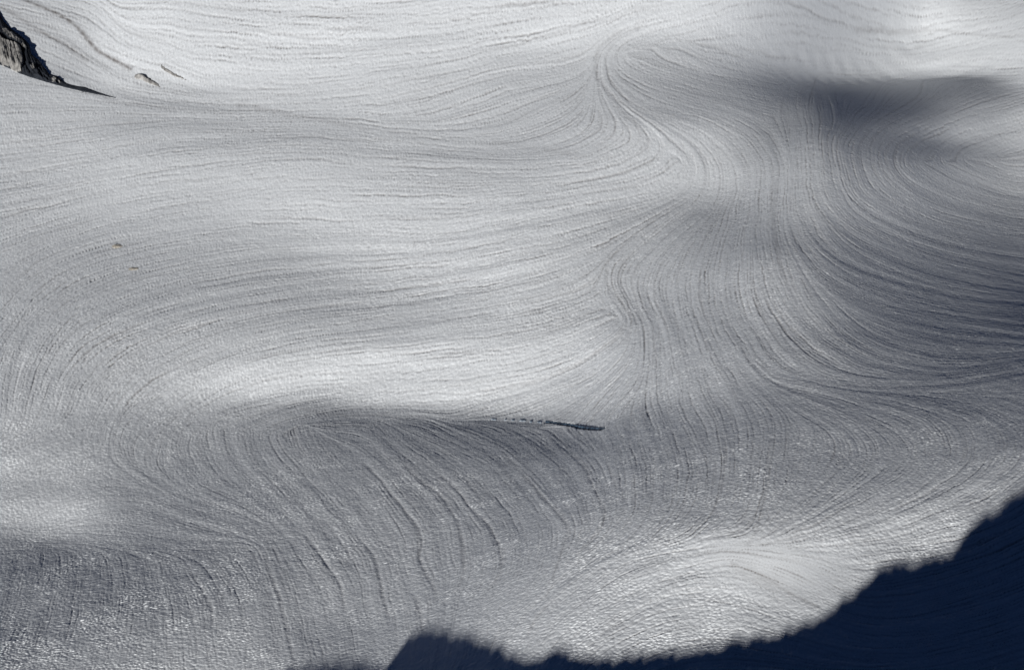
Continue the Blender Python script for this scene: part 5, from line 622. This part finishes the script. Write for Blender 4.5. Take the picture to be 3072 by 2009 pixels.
# ------------------------------------------------------------------ materials
def mat(name):
    m = bpy.data.materials.new(name); m.use_nodes = True
    nt = m.node_tree
    return m, nt, nt.nodes['Principled BSDF'], nt.nodes, nt.links
def snow_material():
    m, nt, b, N, L = mat('weathered snow')
    at = N.new('ShaderNodeAttribute'); at.attribute_name = 'dirt_shade'
    tc = N.new('ShaderNodeTexCoord')
    nz = N.new('ShaderNodeTexNoise'); nz.inputs['Scale'].default_value = .045; nz.inputs['Detail'].default_value = 4
    L.new(tc.outputs['Object'], nz.inputs['Vector'])
    base = N.new('ShaderNodeMix'); base.data_type = 'RGBA'
    base.inputs['A'].default_value = (.82, .85, .874, 1); base.inputs['B'].default_value = (.78, .805, .825, 1)
    L.new(nz.outputs['Fac'], base.inputs['Factor'])
    mx = N.new('ShaderNodeMix'); mx.data_type = 'RGBA'
    mx.inputs['B'].default_value = (.25, .235, .23, 1)
    L.new(base.outputs['Result'], mx.inputs['A']); L.new(at.outputs['Fac'], mx.inputs['Factor'])
    L.new(mx.outputs['Result'], b.inputs['Base Color'])
    b.inputs['Roughness'].default_value = .62; b.inputs['Specular IOR Level'].default_value = .25
    fn = N.new('ShaderNodeTexNoise'); fn.inputs['Scale'].default_value = 1.7; fn.inputs['Detail'].default_value = 3; fn.inputs['Roughness'].default_value = .7
    L.new(tc.outputs['Object'], fn.inputs['Vector'])
    bp = N.new('ShaderNodeBump'); bp.inputs['Strength'].default_value = .65; bp.inputs['Distance'].default_value = .12
    L.new(fn.outputs['Fac'], bp.inputs['Height']); L.new(bp.outputs['Normal'], b.inputs['Normal'])
    return m
def rock_material(name, c0, c1, scale):
    m, nt, b, N, L = mat(name)
    tc = N.new('ShaderNodeTexCoord')
    mp = N.new('ShaderNodeMapping'); mp.inputs['Scale'].default_value = (1, 1, .45); L.new(tc.outputs['Object'], mp.inputs['Vector'])
    nz = N.new('ShaderNodeTexNoise'); nz.inputs['Scale'].default_value = scale; nz.inputs['Detail'].default_value = 8; nz.inputs['Roughness'].default_value = .65
    L.new(mp.outputs['Vector'], nz.inputs['Vector'])
    cr = N.new('ShaderNodeValToRGB'); cr.color_ramp.elements[0].position = .35; cr.color_ramp.elements[1].position = .66
    cr.color_ramp.elements[0].color = (*c0, 1); cr.color_ramp.elements[1].color = (*c1, 1)
    L.new(nz.outputs['Fac'], cr.inputs['Fac']); L.new(cr.outputs['Color'], b.inputs['Base Color'])
    b.inputs['Roughness'].default_value = .9; b.inputs['Specular IOR Level'].default_value = .2
    bp = N.new('ShaderNodeBump'); bp.inputs['Distance'].default_value = .5; bp.inputs['Strength'].default_value = .8
    L.new(nz.outputs['Fac'], bp.inputs['Height']); L.new(bp.outputs['Normal'], b.inputs['Normal'])
    return m
SNOW = snow_material()
PALE = rock_material('pale weathered rock', (.12, .116, .112), (.36, .35, .33), .35)
SHADED_ROCK = rock_material('rock with painted shade', (.008, .011, .017), (.03, .034, .042), .4)  # shade on the outcrop's right-hand parts, put into the rock colour
GREY = rock_material('grey gravelly rock', (.2, .195, .19), (.40, .39, .375), .6)
TANM = rock_material('tan stone', (.44, .40, .33), (.64, .60, .53), .9)
RIDGE = rock_material('ridge rock', (.03, .03, .03), (.09, .085, .08), .02)
def ice_material(name, c0, c1):
    m, nt, b, N, L = mat(name)
    tc = N.new('ShaderNodeTexCoord')
    mp = N.new('ShaderNodeMapping'); mp.inputs['Scale'].default_value = (1, 1, .12); L.new(tc.outputs['Object'], mp.inputs['Vector'])
    nz = N.new('ShaderNodeTexNoise'); nz.inputs['Scale'].default_value = 1.1; nz.inputs['Detail'].default_value = 4
    L.new(mp.outputs['Vector'], nz.inputs['Vector'])
    cr = N.new('ShaderNodeValToRGB'); cr.color_ramp.elements[0].position = .38; cr.color_ramp.elements[1].position = .62
    cr.color_ramp.elements[0].color = (*c0, 1); cr.color_ramp.elements[1].color = (*c1, 1)
    L.new(nz.outputs['Fac'], cr.inputs['Fac']); L.new(cr.outputs['Color'], b.inputs['Base Color'])
    b.inputs['Roughness'].default_value = .45
    return m
ICE = ice_material('blue crevasse ice', (.008, .02, .042), (.07, .12, .18))
SLIT_ICE = ice_material('grey slit ice', (.05, .09, .14), (.40, .45, .50))

# ------------------------------------------------------------------ object helpers
def link(name, me, m, parent=None):
    o = bpy.data.objects.new(name, me); COL.objects.link(o)
    if m: me.materials.append(m)
    if parent: o.parent = parent
    return o
def from_bm(name, bm, m, parent=None, smooth=False):
    me = bpy.data.meshes.new(name); bmesh.ops.recalc_face_normals(bm, faces=bm.faces); bm.to_mesh(me); bm.free()
    if smooth: me.shade_smooth()
    return link(name, me, m, parent)
def thing(name, loc, label, cat, group=None):
    o = bpy.data.objects.new(name, None); COL.objects.link(o); o.location = loc
    tag(o, label, cat, group); return o
def tag(o, label, cat, group=None):
    o['label'] = label; o['category'] = cat
    if group: o['group'] = group

# ------------------------------------------------------------------ crevasse and slits (before the snow is meshed)
def ice_wall(bm, pts, depth, rim, seed, lean=.25, back=.95):
    """a ribbed ice wall below a snow edge: front face, top, back, as one closed ribbon"""
    p = np.array(pts, float)
    L = np.hypot(*np.diff(p[:, :2], axis=0).T).sum(); n = max(8, int(L / .22))
    t = np.linspace(0, len(p) - 1, n); q = spline_weights(t, len(p)) @ p
    rows = []
    for k in range(n):
        f = math.sin(math.pi * min(max(k / (n - 1), .03), .97)) ** .35
        rib = .35 * (float(vnoise(np.array([k * .31]), np.array([seed * 1.7]), seed)[0]) - .5) + .18 * (float(vnoise(np.array([k * .9]), np.array([seed * 3.1]), seed)[0]) - .5)
        x, y, z = q[k]
        top = z + rim * f
        ring = [(x, y + back, z - depth), (x, y + back, top - .1), (x, y + .25 + rib * .3, top), (x, y + rib, top - .25)]
        for h in (.35, .7, 1.0):
            ring.append((x, y + rib * (1 + .3 * h) + lean * h, top - .25 - (depth) * f * h))
        rows.append([bm.verts.new(c) for c in ring])
    m_ = len(rows[0])
    for a, b in zip(rows[:-1], rows[1:]):
        for i in range(m_):
            bm.faces.new((a[i], a[(i + 1) % m_], b[(i + 1) % m_], b[i]))
    bm.faces.new(rows[0]); bm.faces.new(rows[-1][::-1])

trench(CREV, .95, 3.2)
off = np.mean(np.array(CREV), 0)
bm = bmesh.new(); ice_wall(bm, np.array(CREV) - off, 3.0, .06, 3)
cre = from_bm('crevasse', bm, ICE, None, True); cre.location = off
tag(cre, 'long dark blue crevasse with ribbed ice wall just below the snow crest', 'crevasse')
names = ['faint slit at the far left end of the row of cracks', 'tiny crack second from the left in the row of slits',
         'small slit third from the left in the row of cracks', 'wider slit fourth from the left in the row of cracks',
         'short dark crack second from the long crevasse', 'short slit nearest the long crevasse at its left end']
for k, (a, b) in enumerate(SLITS):
    a = np.array(a); b = np.array(b)
    pts = np.stack([a, (a + b) / 2, b])
    mid = pts[1]
    bm = bmesh.new(); ice_wall(bm, pts - mid, 1.0, .24, 50 + k, -.1, .7)
    o = from_bm('snow_crack', bm, SLIT_ICE, None, True); o.location = mid
    tag(o, names[k], 'crack', 'small cracks in line with the crevasse')

# ------------------------------------------------------------------ the snowfield mesh
def grid_mesh(name, x, y, z, attr=None):
    r, c = x.shape
    co = np.empty((r * c, 3), np.float32); co[:, 0] = x.ravel(); co[:, 1] = y.ravel(); co[:, 2] = z.ravel()
    idx = np.arange(r * c, dtype=np.int32).reshape(r, c)
    f = np.stack([idx[:-1, :-1], idx[:-1, 1:], idx[1:, 1:], idx[1:, :-1]], -1).reshape(-1, 4)
    me = bpy.data.meshes.new(name)
    me.vertices.add(r * c); me.vertices.foreach_set('co', co.ravel())
    me.loops.add(f.size); me.loops.foreach_set('vertex_index', f.ravel())
    me.polygons.add(len(f)); me.polygons.foreach_set('loop_start', np.arange(0, f.size, 4, dtype=np.int32))
    try: me.polygons.foreach_set('loop_total', np.full(len(f), 4, np.int32))
    except Exception: pass
    me.update(calc_edges=True)
    me.shade_smooth()
    if attr is not None:
        a = me.attributes.new('dirt_shade', 'FLOAT', 'POINT'); a.data.foreach_set('value', attr.astype(np.float32).ravel())
    return me
snow = link('snowfield', grid_mesh('snowfield', XD, YD, Z, dcol), SNOW)
snow['kind'] = 'structure'
snow['label'] = 'wind and melt grooved snowfield'

# ------------------------------------------------------------------ the ridge below the view point, whose shadow lies on the snow
cs = np.array(CASTER)
lo = cs[0] + np.array([-12, -40, -25]); hi = cs[-1]
path = [(-620, -330, 20), (-430, -180, 55), (-330, -60, 70), tuple(lo)] + [tuple(c) for c in cs] + [(hi[0] + 40, hi[1] + 12, hi[2] + 18), (hi[0] + 110, hi[1] - 10, hi[2] + 22), (hi[0] + 230, hi[1] - 60, hi[2] + 10), (520, 60, 40)]
p = np.array(path, float)
seg = np.r_[0, np.cumsum(np.hypot(*np.diff(p[:, :2], axis=0).T))]
s = np.unique(np.r_[seg, np.arange(0, seg[-1], 1.2)]); ns = len(s)
q = np.stack([np.interp(s, seg, p[:, k]) for k in range(3)], 1)
tan = np.gradient(q[:, :2], axis=0); tan /= np.hypot(tan[:, 0], tan[:, 1])[:, None]
for _ in range(60): tan[1:-1] = (tan[:-2] + 2 * tan[1:-1] + tan[2:]) / 4
nor = np.stack([-tan[:, 1], tan[:, 0]], 1)       # away from the view point's side
prof = [(-140, -1), (-95, .35), (-55, .62), (-26, .82), (-9, .95), (0, 1.0), (4, .93), (7, .7), (10, .4), (13, .15), (16, -1)]
gx = np.zeros((len(prof), ns)); gy = gx.copy(); gz = gx.copy()
for i, (d, h) in enumerate(prof):
    nzv = (vnoise(s / 14, np.full(ns, i * 1.0), 61) - .5) * (0 if d == 0 else 1)
    dd = d * (1 + .35 * nzv)
    gx[i] = q[:, 0] + nor[:, 0] * dd; gy[i] = q[:, 1] + nor[:, 1] * dd
    gz[i] = -45 if h < 0 else (q[:, 2] + 45) * h - 45 + nzv * 9 * (1 if d != 0 else 0) * (d < 0)
    if d != 0: gz[i] = np.minimum(gz[i], q[:, 2] - .4)
me = grid_mesh('mountain_ridge', gx, gy, gz)
rd = link('mountain_ridge', me, RIDGE); rd['kind'] = 'structure'; rd['label'] = 'jagged rock ridge below the view point'

# ------------------------------------------------------------------ rocks in the upper left corner
def inside(px, py, poly):
    r = False; j = len(poly) - 1
    for i in range(len(poly)):
        xi, yi = poly[i]; xj, yj = poly[j]
        if (yi > py) != (yj > py) and px < (xj - xi) * (py - yi) / (yj - yi) + xi: r = not r
        j = i
    return r
# sunlit slabs of the outcrop, coloured pale, in (step along its foot, share of its rise)
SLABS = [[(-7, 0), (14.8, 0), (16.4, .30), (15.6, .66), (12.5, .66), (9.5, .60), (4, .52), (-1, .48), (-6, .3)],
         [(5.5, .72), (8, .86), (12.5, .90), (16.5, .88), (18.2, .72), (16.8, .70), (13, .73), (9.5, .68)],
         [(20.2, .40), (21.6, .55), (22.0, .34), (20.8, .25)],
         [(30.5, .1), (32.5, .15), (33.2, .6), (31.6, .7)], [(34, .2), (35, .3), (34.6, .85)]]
R_ = np.array(ROCK, float); nr = len(R_)
ka = np.linspace(0, nr - 1, 230); kf = np.linspace(0, 1, 54)
W = np.array([[np.interp(a, np.arange(nr), R_[:, k]) for k in range(6)] for a in ka])
base = tuple(R_[23, :3])
gridv = []; pale = np.zeros((len(ka), len(kf)), bool)
for i, a in enumerate(ka):
    col_ = []
    for j, f in enumerate(kf):
        p0, p1 = W[i, :3], W[i, 3:]
        c = p0 + (p1 - p0) * f
        rise = np.hypot(p1[1] - p0[1], p1[2] - p0[2])
        wob = vnoise(np.array([a * .9]), np.array([f * 5 + 3]), 91)[0] - .5
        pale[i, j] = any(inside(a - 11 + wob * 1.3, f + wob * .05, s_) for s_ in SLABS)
        n1 = vnoise(np.array([a * .55 + 7]), np.array([f * 6.0 + 2]), 17)[0]; n2 = vnoise(np.array([a * 1.7]), np.array([f * 15.0]), 18)[0]; n3 = vnoise(np.array([a * .7 + f * 5]), np.array([f * 2.0]), 19)[0]
        k = min(1, rise / 22) * min(1, 6 * f + .15) * min(1, 5 * (1 - f) + .15)
        lift = .3 + k * (.2 + 1.3 * n1 + .7 * n2 + 1.2 * abs(n3 - .5) + (1.6 if pale[i, j] else 0))
        step_ = math.sin(math.pi * min(1, f * 1.0)) * min(1, rise / 40) * 1.2
        col_.append((c[0] - base[0], c[1] - base[1] - (lift + step_) * .55, c[2] - base[2] + (lift + step_) * .8))
    gridv.append(col_)
oc = thing('rock_outcrop', base, 'rock outcrop in the upper left corner with a pale face and tapering end in painted shade', 'rock')
def slab_mesh(name, sel, m):
    bm = bmesh.new(); vt = {}
    def v(i, j, low=False):
        key = (i, j, low)
        if key not in vt:
            x, y, z_ = gridv[i][j]
            vt[key] = bm.verts.new((x, y + (2.5 if low else 0), z_ - (5 if low else 0)))
        return vt[key]
    cells = {(i, j) for i in range(len(ka) - 1) for j in range(len(kf) - 1) if pale[i, j] == sel}
    for (i, j) in cells:
        bm.faces.new((v(i, j), v(i + 1, j), v(i + 1, j + 1), v(i, j + 1)))
        bm.faces.new((v(i, j, True), v(i, j + 1, True), v(i + 1, j + 1, True), v(i + 1, j, True)))
        for (ni, nj, e) in ((i - 1, j, ((i, j), (i, j + 1))), (i + 1, j, ((i + 1, j), (i + 1, j + 1))), (i, j - 1, ((i, j), (i + 1, j))), (i, j + 1, ((i, j + 1), (i + 1, j + 1)))):
            if (ni, nj) not in cells:
                a_, b_ = e
                try: bm.faces.new((v(*a_), v(*b_), v(*b_, True), v(*a_, True)))
                except ValueError: pass
    return from_bm(name, bm, m, oc)
slab_mesh('pale_face', True, PALE)
o = slab_mesh('shaded_rock', False, SHADED_ROCK); o['label'] = 'jagged rock in painted shade round the pale slabs, tapering to the right'

def rib(name, prof, m, label):
    P_ = np.array(prof, float); n = 40; t = np.linspace(0, len(P_) - 1, n)
    W = np.array([[np.interp(tt, np.arange(len(P_)), P_[:, k]) for k in range(4)] for tt in t])
    off = W[n // 4, :3]; bm = bmesh.new(); rows = []
    for k in range(n):
        x, y, zb, zt = W[k] - np.array([off[0], off[1], off[2], off[2]])
        j = (vnoise(np.array([k * .45]), np.array([2.]), 71)[0] - .5)
        h = max(.12, .6 * (zt - zb))
        ring = [(x, y - .6, zb - 2), (x, y - .2 + .8 * j, zb + .3 * h), (x, y + .8 + j, zb + h * (.7 + .5 * j)), (x, y + 1.8, zb + h * (.9 + .3 * j)), (x, y + 5.5, zb + .5 * h), (x, y + 9, zb - 2)]
        rows.append([bm.verts.new(c) for c in ring])
    for a, b in zip(rows[:-1], rows[1:]):
        for i in range(6): bm.faces.new((a[i], b[i], b[(i + 1) % 6], a[(i + 1) % 6]))
    bm.faces.new(rows[0]); bm.faces.new(rows[-1][::-1])
    o = from_bm(name, bm, m); o.location = off; tag(o, label, 'rock')
rib('rock_rib', RIBA, GREY, 'small grey rock with a thin tail at the lower end of the dirty snow ridge')
rib('rock_rib', RIBB, GREY, 'thin low grey rock streak just right of the small tailed rock')

def stone(loc, sx, sy, sz, label, seed):
    bm = bmesh.new(); bmesh.ops.create_icosphere(bm, subdivisions=4, radius=1)
    for v in bm.verts:
        c = v.co
        a = vnoise(np.array([c.x * 1.6 + seed + 9]), np.array([c.y * 1.6 + c.z * 1.1 + 9]), seed)[0]
        b = vnoise(np.array([c.x * 4 + seed + 9]), np.array([c.y * 4 + c.z * 3 + 9]), seed + 1)[0]
        k = .62 + .5 * a + .25 * b
        v.co = (c.x * sx * k, c.y * sy * k, max(c.z, -.5) * sz * k)
    o = from_bm('flat_stone', bm, TANM); o.location = loc; o.location.z += sz * .1
    tag(o, label, 'stone', 'tan stones on the left snow slope')
stone(TAN[0], 2.2, 1.7, .3, 'larger tan stone, upper of two lying on the left snow slope', 3)
stone(TAN[1], 2.4, 1.3, .2, 'paler flat tan stone, lower of two lying on the left snow slope', 8)

# ------------------------------------------------------------------ light
w = bpy.data.worlds.new('World'); sc.world = w; w.use_nodes = True
N = w.node_tree.nodes; bg = N['Background']
sky = N.new('ShaderNodeTexSky'); sky.sky_type = 'NISHITA'; sky.sun_disc = False
sky.sun_elevation = SUN_EL
sun_az = math.atan2(-LX, -LY)     # compass angle of the sun, from +Y towards +X
sky.sun_rotation = sun_az
sky.altitude = 5000; sky.air_density = 0.28; sky.dust_density = 0.0; sky.ozone_density = 4.0
w.node_tree.links.new(sky.outputs['Color'], bg.inputs['Color'])
bg.inputs['Strength'].default_value = 0.05
sl = bpy.data.lights.new('sun', 'SUN'); sl.energy = 5.0; sl.angle = math.radians(.45); sl.color = (1.0, .98, .95)
so = bpy.data.objects.new('sun', sl); COL.objects.link(so)
from mathutils import Vector
d = Vector((LX * math.cos(SUN_EL), LY * math.cos(SUN_EL), -math.sin(SUN_EL)))
so.rotation_euler = d.to_track_quat('-Z', 'Y').to_euler(); so.location = (-200, -260, 400)

cam = bpy.data.cameras.new('camera'); co = bpy.data.objects.new('camera', cam); COL.objects.link(co)
co.location = (0, 0, EYE); co.rotation_euler = (math.radians(90) - PITCH, 0, 0)
cam.sensor_width = 36; cam.lens = 18 / TH; cam.clip_end = 20000; cam.clip_start = 1
sc.camera = co
vs = sc.view_settings
vs.view_transform = 'Standard'; vs.look = 'None'; vs.exposure = 0.0; vs.gamma = 1.0
sc.render.engine = 'CYCLES'
sc.cycles.max_bounces = 6; sc.cycles.diffuse_bounces = 3
